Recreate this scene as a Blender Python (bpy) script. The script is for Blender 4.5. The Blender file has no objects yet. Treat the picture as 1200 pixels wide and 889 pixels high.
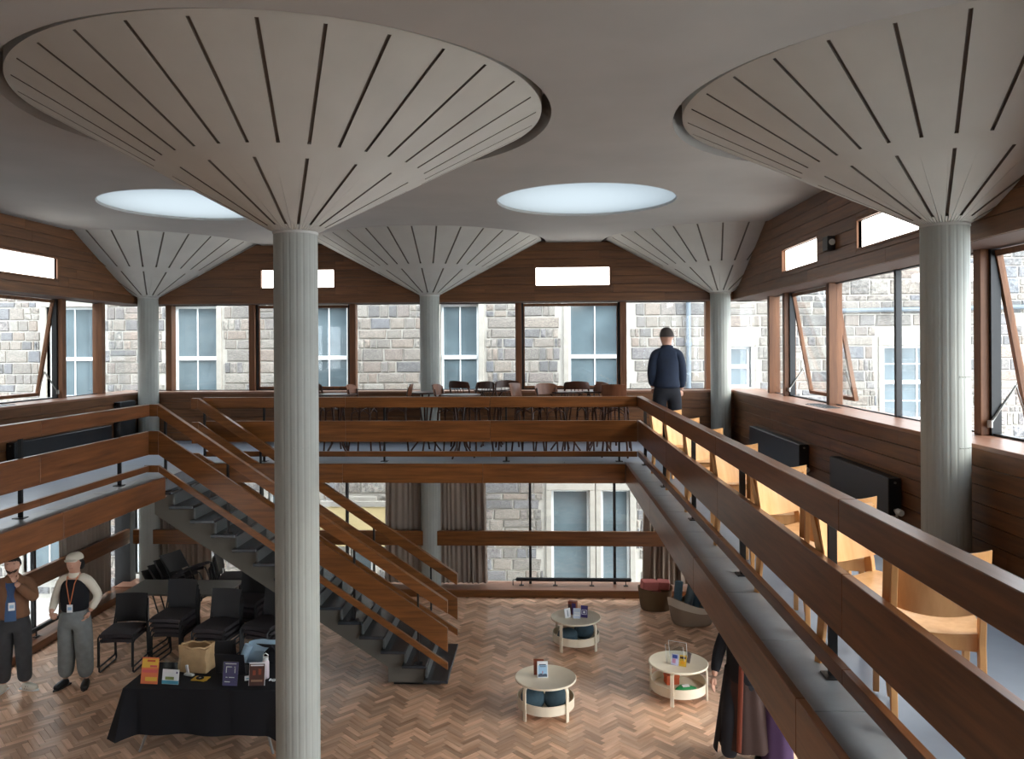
import bpy, bmesh, math, random
from math import sin, cos, pi, radians as R_
from mathutils import Vector, Matrix, Euler
random.seed(7)
sc = bpy.context.scene
C = sc.collection

# ---------------------------------------------------------------- camera
EYE = 4.29          # camera height over the hall floor
G = 2.665           # gallery floor height
HC = 6.12           # ceiling height
YAW, ROLL = -0.0436, -0.0056
cam = bpy.data.cameras.new('camera'); camo = bpy.data.objects.new('camera', cam); C.objects.link(camo)
rt = Vector((cos(YAW), -sin(YAW), 0)); fw = Vector((sin(YAW), cos(YAW), 0)); up = Vector((0, 0, 1))
cr = rt * cos(ROLL) + up * sin(ROLL); cu = rt * (-sin(ROLL)) + up * cos(ROLL); cb = -fw
camo.matrix_world = Matrix(((cr.x, cu.x, cb.x, 0), (cr.y, cu.y, cb.y, 0), (cr.z, cu.z, cb.z, EYE), (0, 0, 0, 1)))
cam.sensor_width = 36; cam.sensor_fit = 'HORIZONTAL'; cam.lens = 36 * 928.5 / 1200
cam.shift_x = 0.00558; cam.shift_y = -0.03136; cam.clip_start = .05; cam.clip_end = 200
sc.camera = camo
# ---------------------------------------------------------------- light
w = bpy.data.worlds.new('overcast_sky'); sc.world = w; w.use_nodes = True
nt = w.node_tree; bg = nt.nodes['Background']
bg.inputs[0].default_value = (0.86, 0.93, 1.0, 1); bg.inputs[1].default_value = 3.9
sun = bpy.data.lights.new('veiled_sun', 'SUN'); sun.energy = 1.6; sun.angle = R_(30); sun.color = (1, .90, .76)
suno = bpy.data.objects.new('veiled_sun', sun); C.objects.link(suno); suno.rotation_euler = (R_(20), R_(58), 0)
sc.view_settings.view_transform = 'Standard'; sc.view_settings.look = 'None'
sc.view_settings.gamma = 1; sc.view_settings.use_curve_mapping = False
sc.view_settings.exposure = 1.18

# ---------------------------------------------------------------- materials
def lin(c):
    return tuple((v / 255 / 12.92 if v / 255 <= .04045 else ((v / 255 + .055) / 1.055) ** 2.4) for v in c) + (1,)
def newmat(name):
    m = bpy.data.materials.new(name); m.use_nodes = True
    return m, m.node_tree, m.node_tree.nodes['Principled BSDF']
def mat(name, col, rough=.6, metal=0, noise=0, nscale=20, bump=0, spec=.5, emit=None, es=1):
    m, t, p = newmat(name)
    p.inputs['Roughness'].default_value = rough; p.inputs['Metallic'].default_value = metal
    p.inputs['Specular IOR Level'].default_value = spec
    p.inputs['Base Color'].default_value = lin(col)
    if noise or bump:
        tc = t.nodes.new('ShaderNodeTexCoord'); n = t.nodes.new('ShaderNodeTexNoise')
        n.inputs['Scale'].default_value = nscale; n.inputs['Detail'].default_value = 5
        t.links.new(tc.outputs['Object'], n.inputs['Vector'])
        if noise:
            r = t.nodes.new('ShaderNodeValToRGB'); a = lin(col)
            r.color_ramp.elements[0].position = .3; r.color_ramp.elements[1].position = .7
            r.color_ramp.elements[0].color = tuple(v * (1 - noise) for v in a[:3]) + (1,)
            r.color_ramp.elements[1].color = tuple(min(1, v * (1 + noise)) for v in a[:3]) + (1,)
            t.links.new(n.outputs['Fac'], r.inputs[0]); t.links.new(r.outputs[0], p.inputs['Base Color'])
        if bump:
            b = t.nodes.new('ShaderNodeBump'); b.inputs['Strength'].default_value = bump; b.inputs['Distance'].default_value = .01
            t.links.new(n.outputs['Fac'], b.inputs['Height']); t.links.new(b.outputs[0], p.inputs['Normal'])
    if emit:
        p.inputs['Emission Color'].default_value = lin(emit); p.inputs['Emission Strength'].default_value = es
    return m
def wood(name, c1, c2, axis='X', rough=.45, vary=.25, gs=14, spec=.4):
    """grain stretched along axis; tone varies from piece to piece"""
    m, t, p = newmat(name)
    tc = t.nodes.new('ShaderNodeTexCoord'); mp = t.nodes.new('ShaderNodeMapping')
    s = {'X': (.9, gs, gs), 'Y': (gs, .9, gs), 'Z': (gs, gs, .9)}[axis]
    mp.inputs['Scale'].default_value = s
    oi = t.nodes.new('ShaderNodeObjectInfo'); ge = t.nodes.new('ShaderNodeNewGeometry')
    ad = t.nodes.new('ShaderNodeMath'); ad.operation = 'ADD'
    t.links.new(oi.outputs['Random'], ad.inputs[0]); t.links.new(ge.outputs['Random Per Island'], ad.inputs[1])
    fr = t.nodes.new('ShaderNodeMath'); fr.operation = 'FRACT'; t.links.new(ad.outputs[0], fr.inputs[0])
    ml = t.nodes.new('ShaderNodeMath'); ml.operation = 'MULTIPLY'; ml.inputs[1].default_value = 37; t.links.new(fr.outputs[0], ml.inputs[0])
    va = t.nodes.new('ShaderNodeVectorMath'); va.operation = 'ADD'
    t.links.new(tc.outputs['Object'], va.inputs[0]); t.links.new(ml.outputs[0], va.inputs[1])
    t.links.new(va.outputs[0], mp.inputs['Vector'])
    n = t.nodes.new('ShaderNodeTexNoise'); n.inputs['Scale'].default_value = 1.6; n.inputs['Detail'].default_value = 6; n.inputs['Roughness'].default_value = .6
    t.links.new(mp.outputs[0], n.inputs['Vector'])
    r = t.nodes.new('ShaderNodeValToRGB'); r.color_ramp.elements[0].position = .3; r.color_ramp.elements[1].position = .72
    r.color_ramp.elements[0].color = lin(c1); r.color_ramp.elements[1].color = lin(c2)
    t.links.new(n.outputs['Fac'], r.inputs[0])
    hs = t.nodes.new('ShaderNodeHueSaturation')
    mr = t.nodes.new('ShaderNodeMapRange'); mr.inputs['To Min'].default_value = 1 - vary; mr.inputs['To Max'].default_value = 1 + vary
    t.links.new(fr.outputs[0], mr.inputs['Value']); t.links.new(mr.outputs[0], hs.inputs['Value'])
    t.links.new(r.outputs[0], hs.inputs['Color']); t.links.new(hs.outputs[0], p.inputs['Base Color'])
    b = t.nodes.new('ShaderNodeBump'); b.inputs['Strength'].default_value = .15; b.inputs['Distance'].default_value = .004
    t.links.new(n.outputs['Fac'], b.inputs['Height']); t.links.new(b.outputs[0], p.inputs['Normal'])
    p.inputs['Roughness'].default_value = rough; p.inputs['Specular IOR Level'].default_value = spec
    return m
def stone_mat(name):
    m, t, p = newmat(name)
    oi = t.nodes.new('ShaderNodeObjectInfo'); ge = t.nodes.new('ShaderNodeNewGeometry')
    ad = t.nodes.new('ShaderNodeMath'); ad.operation = 'ADD'
    t.links.new(oi.outputs['Random'], ad.inputs[0]); t.links.new(ge.outputs['Random Per Island'], ad.inputs[1])
    fr = t.nodes.new('ShaderNodeMath'); fr.operation = 'FRACT'; t.links.new(ad.outputs[0], fr.inputs[0])
    r = t.nodes.new('ShaderNodeValToRGB'); e = r.color_ramp.elements
    e[0].position = 0; e[0].color = lin((119, 119, 120)); e[1].position = 1; e[1].color = lin((146, 141, 134))
    for pos, c in ((.2, (139, 135, 130)), (.4, (154, 146, 137)), (.55, (126, 128, 132)), (.7, (148, 137, 128)), (.85, (159, 155, 148))):
        k = e.new(pos); k.color = lin(c)
    t.links.new(fr.outputs[0], r.inputs[0])
    tc = t.nodes.new('ShaderNodeTexCoord'); n = t.nodes.new('ShaderNodeTexNoise'); n.inputs['Scale'].default_value = 14; n.inputs['Detail'].default_value = 9; n.inputs['Roughness'].default_value = .75
    t.links.new(tc.outputs['Object'], n.inputs['Vector'])
    mx = t.nodes.new('ShaderNodeMixRGB'); mx.blend_type = 'MULTIPLY'; mx.inputs[0].default_value = 1
    r2 = t.nodes.new('ShaderNodeValToRGB'); r2.color_ramp.elements[0].position = .36; r2.color_ramp.elements[0].color = (.34, .35, .37, 1); r2.color_ramp.elements[1].position = .60; r2.color_ramp.elements[1].color = (1.05, 1.04, 1.02, 1)
    t.links.new(n.outputs['Fac'], r2.inputs[0]); t.links.new(r.outputs[0], mx.inputs[1]); t.links.new(r2.outputs[0], mx.inputs[2]); t.links.new(mx.outputs[0], p.inputs['Base Color'])
    b = t.nodes.new('ShaderNodeBump'); b.inputs['Strength'].default_value = .6; b.inputs['Distance'].default_value = .03
    t.links.new(n.outputs['Fac'], b.inputs['Height']); t.links.new(b.outputs[0], p.inputs['Normal'])
    p.inputs['Roughness'].default_value = .95; p.inputs['Specular IOR Level'].default_value = .1
    return m
def glassmat(name, tint=(1, 1, 1, 1), refl=1.0):
    m = bpy.data.materials.new(name); m.use_nodes = True; t = m.node_tree; t.nodes.clear()
    o = t.nodes.new('ShaderNodeOutputMaterial'); mx = t.nodes.new('ShaderNodeMixShader')
    tr = t.nodes.new('ShaderNodeBsdfTransparent'); tr.inputs[0].default_value = tint
    gl = t.nodes.new('ShaderNodeBsdfGlossy'); gl.inputs['Roughness'].default_value = .02
    fn = t.nodes.new('ShaderNodeFresnel'); ge = t.nodes.new('ShaderNodeNewGeometry')
    mr = t.nodes.new('ShaderNodeMapRange'); mr.inputs['To Min'].default_value = 1.5; mr.inputs['To Max'].default_value = 1 / 1.5
    t.links.new(ge.outputs['Backfacing'], mr.inputs['Value']); t.links.new(mr.outputs[0], fn.inputs[0])
    ml = t.nodes.new('ShaderNodeMath'); ml.operation = 'MULTIPLY'; ml.inputs[1].default_value = refl
    t.links.new(fn.outputs[0], ml.inputs[0]); t.links.new(ml.outputs[0], mx.inputs[0])
    t.links.new(tr.outputs[0], mx.inputs[1]); t.links.new(gl.outputs[0], mx.inputs[2]); t.links.new(mx.outputs[0], o.inputs[0])
    return m
M = {}
M['rail'] = wood('mahogany_rail', (90, 54, 27), (140, 88, 46), 'X', .30, .10)
M['railY'] = wood('mahogany_rail_y', (84, 50, 30), (128, 80, 48), 'Y', .30, .10)
M['plank'] = wood('wall_plank', (80, 52, 32), (120, 80, 50), 'X', .42, .16)
M['frame'] = wood('window_frame_wood', (86, 54, 33), (122, 80, 50), 'Z', .5, .08)
M['sill'] = wood('sill_wood', (120, 84, 66), (152, 112, 92), 'X', .3, .05)
M['wall'] = mat('wall_core', (70, 44, 32), .7)
M['beech'] = wood('beech_ply', (212, 156, 98), (238, 190, 134), 'Z', .38, .05, 8)
M['parquet'] = wood('parquet', (196, 152, 122), (240, 200, 170), 'X', .25, .33, 9, .8)
M['parquet_gap'] = mat('parquet_gap', (70, 44, 32), .9)
M['ceil'] = mat('ceiling_plaster', (168, 168, 166), .9, noise=.05, nscale=1.5, bump=.05)
M['conc'] = mat('painted_concrete_cone', (186, 187, 182), .75, noise=.05, nscale=2.5, bump=.08)
M['slot'] = mat('slot_dark', (112, 108, 102), .9)
M['col'] = mat('painted_concrete_shaft', (158, 161, 155), .7, noise=.06, nscale=3, bump=.1)
M['gfloor'] = mat('gallery_vinyl', (112, 122, 136), .32, noise=.07, nscale=5)
M['slab'] = mat('edge_slab', (128, 132, 136), .35, noise=.10, nscale=6, bump=.1)
M['black'] = mat('black_steel', (16, 17, 20), .45)
M['rad'] = mat('radiator_enamel', (22, 25, 30), .4)
M['white'] = mat('white_plastic', (215, 218, 218), .4)
M['lamp'] = mat('light_box', (250, 246, 238), .5, emit=(255, 250, 242), es=3.0)
M['steel'] = mat('brushed_steel', (165, 165, 162), .3, 1)
M['alu'] = mat('grey_vent', (96, 98, 98), .45, .4)
M['glass'] = glassmat('window_glass', (.975, .985, .985, 1))
M['clear'] = glassmat('clear_acrylic', (.93, .95, .96, 1), .3)
M['stair'] = mat('stair_concrete', (92, 88, 80), .8, noise=.06, nscale=4)
M['tread'] = mat('stair_tread', (48, 52, 58), .2, noise=.3, nscale=9, bump=.1)
M['riser'] = mat('stair_riser', (92, 95, 95), .4)
M['curtain'] = mat('curtain_cloth', (150, 136, 124), .95)
M['mortar'] = mat('mortar', (172, 168, 160), .95, noise=.05, nscale=10)
M['stone'] = stone_mat('rubble_stone')
M['dressed'] = mat('dressed_stone', (152, 148, 140), .9, noise=.08, nscale=6, bump=.2)
M['cream'] = mat('cream_render', (190, 172, 128), .9, noise=.06, nscale=3)
M['sash'] = mat('white_sash_paint', (228, 232, 232), .5)
M['dglass'] = mat('dark_window_pane', (92, 106, 112), .12, noise=.25, nscale=1.2, spec=.6)
M['lead'] = mat('lead_pipe', (98, 108, 116), .6)
M['pave'] = mat('street_paving', (186, 184, 178), .9, noise=.1, nscale=3)
M['birch'] = mat('whitewashed_birch', (232, 220, 198), .5, noise=.03, nscale=8)
M['bent'] = wood('bentwood', (46, 26, 18), (82, 48, 32), 'Z', .35, .25, 6)
M['bent2'] = wood('bentwood_board', (98, 58, 38), (140, 90, 62), 'Z', .38, .15, 6)
M['ink'] = mat('dark_cloth_black', (14, 15, 22), .95, bump=.1, nscale=60)
M['navy'] = mat('navy_jacket', (22, 34, 54), .9, noise=.15, nscale=12, bump=.2)
M['dktrouser'] = mat('dark_trousers', (24, 26, 34), .95)
M['skin'] = mat('skin', (196, 150, 128), .55)
M['hair'] = mat('greying_hair', (66, 58, 54), .9, bump=.4, nscale=90)
M['dkhair'] = mat('dark_hair', (30, 24, 22), .85, bump=.4, nscale=90)
M['tan'] = mat('tan_jacket', (120, 84, 60), .9, noise=.08, nscale=20, bump=.1)
M['denim'] = mat('blue_shirt', (66, 92, 128), .9)
M['greytr'] = mat('grey_trousers', (120, 124, 124), .95, noise=.12, nscale=14, bump=.2)
M['dgreytr'] = mat('charcoal_trousers', (58, 58, 60), .95, noise=.1, nscale=14)
M['cream_cloth'] = mat('cream_cloth', (214, 206, 190), .9)
M['sock'] = mat('black_leather', (18, 18, 20), .4)
M['trainer'] = mat('trainer_cream', (206, 200, 186), .6)
M['chairfab'] = mat('charcoal_upholstery', (66, 62, 66), .95, noise=.08, nscale=40)
M['chairback'] = mat('charcoal_mesh_back', (44, 44, 47), .6)
M['greytop'] = mat('grey_laminate', (120, 118, 114), .5)
M['blueg'] = mat('teal_felt', (66, 88, 100), .95, noise=.12, nscale=30)
M['paper'] = mat('white_card', (226, 228, 230), .6)
M['kraft'] = mat('kraft_paper', (196, 164, 122), .8, noise=.08, nscale=12, bump=.5)
def C_(name, c, r=.6): 
    if name not in M: M[name] = mat(name, c, r)
    return M[name]

# ---------------------------------------------------------------- mesh helpers
class MB:
    def __init__(s): s.v = []; s.f = []
    def box(s, x0, x1, y0, y1, z0, z1):
        b = len(s.v)
        s.v += [(x, y, z) for z in (z0, z1) for y in (y0, y1) for x in (x0, x1)]
        s.f += [tuple(b + i for i in q) for q in ((0, 2, 3, 1), (4, 5, 7, 6), (0, 1, 5, 4), (2, 6, 7, 3), (0, 4, 6, 2), (1, 3, 7, 5))]
        return s
    def obox(s, c, size, rot=(0, 0, 0)):
        b = len(s.v); e = Euler(rot).to_matrix(); c = Vector(c)
        for z in (-.5, .5):
            for y in (-.5, .5):
                for x in (-.5, .5): s.v.append(tuple(c + e @ Vector((x * size[0], y * size[1], z * size[2]))))
        s.f += [tuple(b + i for i in q) for q in ((0, 2, 3, 1), (4, 5, 7, 6), (0, 1, 5, 4), (2, 6, 7, 3), (0, 4, 6, 2), (1, 3, 7, 5))]
        return s
    def prism(s, pts, d):
        """pts: polygon in 3D, d: extrusion vector"""
        b = len(s.v); n = len(pts); d = Vector(d)
        s.v += [tuple(p) for p in pts] + [tuple(Vector(p) + d) for p in pts]
        s.f.append(tuple(range(b + n - 1, b - 1, -1))); s.f.append(tuple(range(b + n, b + 2 * n)))
        for i in range(n):
            j = (i + 1) % n; s.f.append((b + i, b + j, b + n + j, b + n + i))
        return s
    def tube(s, path, r, n=8, cap=True, closed=False):
        path = [Vector(p) for p in path]; rr = r if isinstance(r, (list, tuple)) else [r] * len(path)
        b = len(s.v); k = len(path); prev = None
        for i, p in enumerate(path):
            if closed: t = path[(i + 1) % k] - path[i - 1]
            else: t = (path[min(i + 1, k - 1)] - path[max(i - 1, 0)])
            t = t.normalized() if t.length > 1e-9 else Vector((0, 0, 1))
            if prev is None: a = Vector((0, 0, 1)) if abs(t.z) < .9 else Vector((1, 0, 0)); u = t.cross(a).normalized()
            else: u = (prev - t * prev.dot(t)).normalized()
            prev = u; v = t.cross(u)
            for q in range(n):
                an = 2 * pi * q / n; s.v.append(tuple(p + u * cos(an) * rr[i] + v * sin(an) * rr[i]))
        for i in range(k if closed else k - 1):
            for q in range(n):
                a0 = b + i * n + q; a1 = b + i * n + (q + 1) % n; c0 = b + ((i + 1) % k) * n + q; c1 = b + ((i + 1) % k) * n + (q + 1) % n
                s.f.append((a0, a1, c1, c0))
        if cap and not closed:
            s.f.append(tuple(b + q for q in range(n - 1, -1, -1))); s.f.append(tuple(b + (k - 1) * n + q for q in range(n)))
        return s
    def lathe(s, prof, n=24, c=(0, 0, 0), closed=False):
        b = len(s.v); k = len(prof)
        for (r, z) in prof:
            for q in range(n):
                a = 2 * pi * q / n; s.v.append((c[0] + r * cos(a), c[1] + r * sin(a), c[2] + z))
        for i in range(k if closed else k - 1):
            for q in range(n):
                i2 = (i + 1) % k
                s.f.append((b + i * n + q, b + i * n + (q + 1) % n, b + i2 * n + (q + 1) % n, b + i2 * n + q))
        if not closed:
            if prof[0][0] > 1e-4: s.f.append(tuple(b + q for q in range(n - 1, -1, -1)))
            if prof[-1][0] > 1e-4: s.f.append(tuple(b + (k - 1) * n + q for q in range(n)))
        return s
    def sheet(s, fn, nu, nv, th=None):
        """fn(u,v)->point ; optional thickness vector function"""
        b = len(s.v)
        for i in range(nu + 1):
            for j in range(nv + 1): s.v.append(tuple(fn(i / nu, j / nv)))
        for i in range(nu):
            for j in range(nv):
                a = b + i * (nv + 1) + j; s.f.append((a, a + nv + 1, a + nv + 2, a + 1))
        if th:
            b2 = len(s.v)
            for i in range(nu + 1):
                for j in range(nv + 1): s.v.append(tuple(Vector(fn(i / nu, j / nv)) + Vector(th)))
            for i in range(nu):
                for j in range(nv):
                    a = b2 + i * (nv + 1) + j; s.f.append((a, a + 1, a + nv + 2, a + nv + 1))
            def q(i, j, bb): return bb + i * (nv + 1) + j
            for i in range(nu):
                s.f.append((q(i, 0, b), q(i, 0, b2), q(i + 1, 0, b2), q(i + 1, 0, b))); s.f.append((q(i, nv, b), q(i + 1, nv, b), q(i + 1, nv, b2), q(i, nv, b2)))
            for j in range(nv):
                s.f.append((q(0, j, b), q(0, j + 1, b), q(0, j + 1, b2), q(0, j, b2))); s.f.append((q(nu, j, b), q(nu, j, b2), q(nu, j + 1, b2), q(nu, j + 1, b)))
        return s
    def mesh(s, name, bevel=0, smooth=False, merge=False):
        me = bpy.data.meshes.new(name); me.from_pydata(s.v, [], s.f)
        bm = bmesh.new(); bm.from_mesh(me)
        if merge: bmesh.ops.remove_doubles(bm, verts=bm.verts, dist=1e-5)
        bmesh.ops.recalc_face_normals(bm, faces=bm.faces)
        if bevel: bmesh.ops.bevel(bm, geom=list(bm.edges), offset=bevel, segments=1, affect='EDGES', clamp_overlap=True)
        if smooth:
            for f in bm.faces: f.smooth = True
            for e in bm.edges:
                if len(e.link_faces) == 2 and e.calc_face_angle(0) > R_(40): e.smooth = False
        bm.to_mesh(me); bm.free()
        return me
    def build(s, name, m, parent=None, bevel=0, smooth=False, merge=False):
        return place(name, s.mesh(name, bevel, smooth, merge), m, parent)
def place(name, me, m, parent=None):
    if m and not me.materials: me.materials.append(M[m] if isinstance(m, str) else m)
    o = bpy.data.objects.new(name, me); C.objects.link(o)
    if parent: o.parent = parent
    return o
def thing(name, label, cat, loc=(0, 0, 0), rz=0, group=None):
    o = bpy.data.objects.new(name, None); C.objects.link(o); o.location = loc; o.rotation_euler = (0, 0, rz)
    o.empty_display_size = .1
    return tag(o, label, cat, group)
def tag(o, label, cat, group=None):
    o['label'] = label; o['category'] = cat
    if group: o['group'] = group
    return o
def struct(o): o['kind'] = 'structure'; return o
def dup(root, loc, rz, label, group=None):
    r = root.copy(); C.objects.link(r); r.location = loc; r.rotation_euler = (0, 0, rz); r['label'] = label
    if group: r['group'] = group
    for ch in [o for o in ALLCH.get(root.name, [])] or list(root.children):
        c = ch.copy(); C.objects.link(c); c.parent = r
        for g in list(ch.children):
            d = g.copy(); C.objects.link(d); d.parent = c
    return r
ALLCH = {}
def proj(x, y, z):
    f = 928.5; X = x * cos(YAW) - y * sin(YAW); Y = x * sin(YAW) + y * cos(YAW)
    if Y < .1: return (-9999, -9999)
    u = f * X / Y; v = -f * (z - EYE) / Y
    return (593.3 + u * cos(ROLL) - v * sin(ROLL), 406.9 + u * sin(ROLL) + v * cos(ROLL))

XL, XR, YB, YF = -7.2, 3.35, 13.87, -1.6        # inner wall faces
GXL, GXR, GYB = -7.62, 3.78, 14.28              # upper glass planes
HEAD, SILL = 5.09, 3.53
VX0, VX1, VY0, VY1 = -4.815, 1.207, 1.25, 11.05  # void in the gallery
COLS = [(-6.963, 13.779), (-1.937, 13.779), (3.089, 13.779), (-1.937, 6.2), (3.089, 6.2)]

# ================================================================ STRUCTURE
# ---- hall floor
fl = struct(MB().box(XL - .6, XR + .6, YF, YB + .3, -.2, -.012).build('floor', 'parquet_gap'))
def herring():
    L, W = .27, .27 / 4; n = 4; out = []
    rng = 140
    for a in range(-rng, rng):
        for b in range(-60, 60):
            ox = a + n * b; oy = a - n * b
            for (cx, cy, ang) in ((ox + n / 2, oy + .5, 0), (ox + n + .5, oy - n / 2 + 1, 90)):
                x = cx * W; y = cy * W
                X = (x - y) * .70711; Y = (x + y) * .70711
                out.append((X - 2, Y + 5, ang + 45))
    return out
blk = MB(); hx, hy = .1338, .0326
blk.box(-hx, hx, -hy, hy, -.012, 0)
blkme = blk.mesh('parquet_block', bevel=.0015); blkme.materials.append(M['parquet'])
bl = [b for b in herring() if XL - .02 < b[0] < XR + .02 and 1.0 < b[1] < 13.64]
def fvis(b):
    u, v = proj(b[0], b[1], 0)
    if not (-5 < u < 1205 and v < 895): return False
    if 316 < u < 373: return False
    if u < 318 and u > 132 and v > 775: return False
    if u > 731 + (v - 545) * .738: return False
    if 595 < u < 680 and 775 < v < 848: return False
    return True
vis = sorted([b for b in bl if fvis(b)], key=lambda b: b[1])
near = vis[:296]; nearset = set((b[0], b[1]) for b in near)
for b in near:
    o = bpy.data.objects.new('parquet_block', blkme); C.objects.link(o); o.parent = fl
    o.location = (b[0], b[1], random.uniform(0, .0012)); o.rotation_euler = (0, 0, R_(b[2]))
# the rest of the blocks, joined; local-frame grain per direction
for ang in (45, 135):
    rest = MB(); ca, sa = cos(R_(-ang)), sin(R_(-ang))
    for b in bl:
        if b[2] != ang or (b[0], b[1]) in nearset: continue
        lx = b[0] * ca - b[1] * sa; ly = b[0] * sa + b[1] * ca; dz = random.uniform(0, .0012)
        rest.box(lx - hx, lx + hx, ly - hy, ly + hy, -.012, dz)
    o = rest.build('parquet_blocks', 'parquet', fl); o.rotation_euler = (0, 0, R_(ang)); o['kind'] = 'stuff'

# ---- gallery floor ring with its fascia boards
gf = MB()
def ring(m, z0, z1, x0, x1, y0, y1, vx0, vx1, vy0, vy1):
    m.box(x0, vx0, y0, y1, z0, z1); m.box(vx1, x1, y0, y1, z0, z1)
    m.box(vx0, vx1, vy1, y1, z0, z1); m.box(vx0, vx1, y0, vy0, z0, z1)
ring(gf, 2.42, G - .01, XL - .02, XR + .02, YF, YB + .02, VX0 - .24, VX1 + .24, VY0 - .24, VY1 + .24)
gfl = struct(gf.build('floor', 'gfloor'))
ring(sb := MB(), 2.42, G - .03, VX0 - .24, VX1 + .24, VY0 - .24, VY1 + .24, VX0 + .03, VX1 - .03, VY0 + .03, VY1 - .03)
sb.build('slab_bed', 'slab', gfl)
def slabs(ax, a0, a1, b0, b1, step=.85):
    n = max(1, round((a1 - a0) / step)); s = (a1 - a0) / n
    for i in range(n):
        c = a0 + (i + .5) * s; m = MB()
        if ax == 'y': m.box(b0 + .003, b1 - .003, c - s / 2 + .003, c + s / 2 - .003, G - .03, G)
        else: m.box(c - s / 2 + .003, c + s / 2 - .003, b0 + .003, b1 - .003, G - .03, G)
        m.build('edge_slab', 'slab', gfl, bevel=.002)
slabs('y', VY0 - .24, VY1 + .24, VX1 - .03, VX1 + .24); slabs('y', VY0 - .24, VY1 + .24, VX0 - .24, VX0 + .03)
slabs('x', VX0 + .03, VX1 - .03, VY1 - .03, VY1 + .24); slabs('x', VX0 + .03, VX1 - .03, VY0 - .24, VY0 + .03)
FZ = 2.402
def fascia_run(ax, a0, a1, off, side, n):
    s = (a1 - a0) / n
    for i in range(n):
        p, q = a0 + i * s + .0015, a0 + (i + 1) * s - .0015; m = MB()
        o0, o1 = (off, off + .045) if side > 0 else (off - .045, off)
        if ax == 'y': m.box(o0, o1, p, q, FZ, G + .004)
        else: m.box(p, q, o0, o1, FZ, G + .004)
        m.build('fascia_board', 'railY' if ax == 'y' else 'rail', gfl, bevel=.003)
fascia_run('y', VY0, VY1, VX1, -1, 4); fascia_run('y', VY0, 9.86, VX0, 1, 4)
fascia_run('x', VX0 + .05, VX1 - .05, VY1, -1, 3); fascia_run('x', VX0 + .05, VX1 - .05, VY0, 1, 3)
for i, (x0, x1, y0, y1) in enumerate(((XL, VX0, YF, YB), (VX1, XR, YF, YB), (VX0, VX1, VY1, YB), (VX0, VX1, YF, VY0))):
    struct(MB().box(x0, x1, y0, y1, 2.395, 2.415).build('ceiling', 'ceil'))

# ---- walls
def plank_mesh(L, h):
    return MB().box(-L / 2, L / 2, 0, .02, -h / 2 + .003, h / 2 - .003).mesh('plank', bevel=.002)
PL = {}
def planks(parent, ax, face, a0, a1, z0, z1, rows, L=2.25, holes=()):
    """boards lining a wall: ax = run direction, face = (coordinate, inward sign); butt joints staggered"""
    h = (z1 - z0) / rows
    for r in range(rows):
        zc = z0 + (r + .5) * h; a = a0 - random.uniform(0, L * .9)
        while a < a1 - .02:
            p, q = max(a, a0), min(a + L, a1); a += L
            segs = [(p, q)]
            for (h0, h1, hz0, hz1) in holes:
                if zc + h / 2 > hz0 + .001 and zc - h / 2 < hz1 - .001:
                    e0, e1 = max(p, h0), min(q, h1)
                    if e1 - e0 > .04:
                        for (b0, b1) in ((zc - h / 2, hz0), (hz1, zc + h / 2)):
                            if b1 - b0 > .012 and b1 - b0 < h:
                                me_ = plank_mesh(e1 - e0, b1 - b0 + .004); me_.materials.append(M['plank'])
                                o = bpy.data.objects.new('plank', me_); C.objects.link(o); o.parent = parent; cc = (e0 + e1) / 2; zz_ = (b0 + b1) / 2
                                if ax == 'x': o.location = (cc, face[0], zz_); o.rotation_euler = (0, 0, 0 if face[1] > 0 else pi)
                                else: o.location = (face[0], cc, zz_); o.rotation_euler = (0, 0, -pi / 2 if face[1] > 0 else pi / 2)
                    ns = []
                    for (s0, s1) in segs:
                        if h1 <= s0 or h0 >= s1: ns.append((s0, s1))
                        else:
                            if h0 > s0: ns.append((s0, h0))
                            if h1 < s1: ns.append((h1, s1))
                    segs = ns
            for (s0, s1) in segs:
                if s1 - s0 < .04: continue
                key = (round(s1 - s0, 3), round(h, 3))
                if key not in PL: PL[key] = plank_mesh(*key); PL[key].materials.append(M['plank'])
                o = bpy.data.objects.new('plank', PL[key]); C.objects.link(o); o.parent = parent; c = (s0 + s1) / 2
                if ax == 'x': o.location = (c, face[0], zc); o.rotation_euler = (0, 0, 0 if face[1] > 0 else pi)
                else: o.location = (face[0], c, zc); o.rotation_euler = (0, 0, -pi / 2 if face[1] > 0 else pi / 2)
# light boxes: (wall, a0, a1, z0, z1)
LB = {'back': [(-4.95, -3.65, 5.37, 5.68), (-.08, 1.2, 5.37, 5.68)], 'left': [(10.2, 11.49, 5.345, 5.645)],
      'right': [(9.71, 11.09, 5.31, 5.6), (7.13, 8.5, 5.31, 5.6)]}
th = .05
wb = MB().box(XL - .4, XR + .4, YB, YB + .1, G, SILL - .03)
def wall_with_holes(m, ax, c0, c1, a0, a1, z0, z1, holes):
    xs = sorted(set([a0, a1] + [h for q in holes for h in q[:2]]))
    for p, q in zip(xs[:-1], xs[1:]):
        hh = [h for h in holes if h[0] <= p + 1e-6 and h[1] >= q - 1e-6]
        spans = [(z0, z1)] if not hh else [(z0, hh[0][2]), (hh[0][3], z1)]
        for s0, s1 in spans:
            if ax == 'x': m.box(p, q, c0, c1, s0, s1)
            else: m.box(c0, c1, p, q, s0, s1)
wall_with_holes(wb, 'x', YB, YB + .14, XL - .14, XR + .14, HEAD, HC + .02, LB['back'])
wb.box(XL - .4, XR + .4, YB + .14, GYB + .1, HEAD, HEAD + .08)
wbo = struct(wb.build('wall_back', 'wall'))
planks(wbo, 'x', (YB, -1), XL, XR, HEAD, HC, 7, holes=[(a - .03, b + .03, c - .03, d + .03) for a, b, c, d in LB['back']])
planks(wbo, 'x', (YB, -1), XL, XR, G, SILL - .03, 6)
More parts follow.
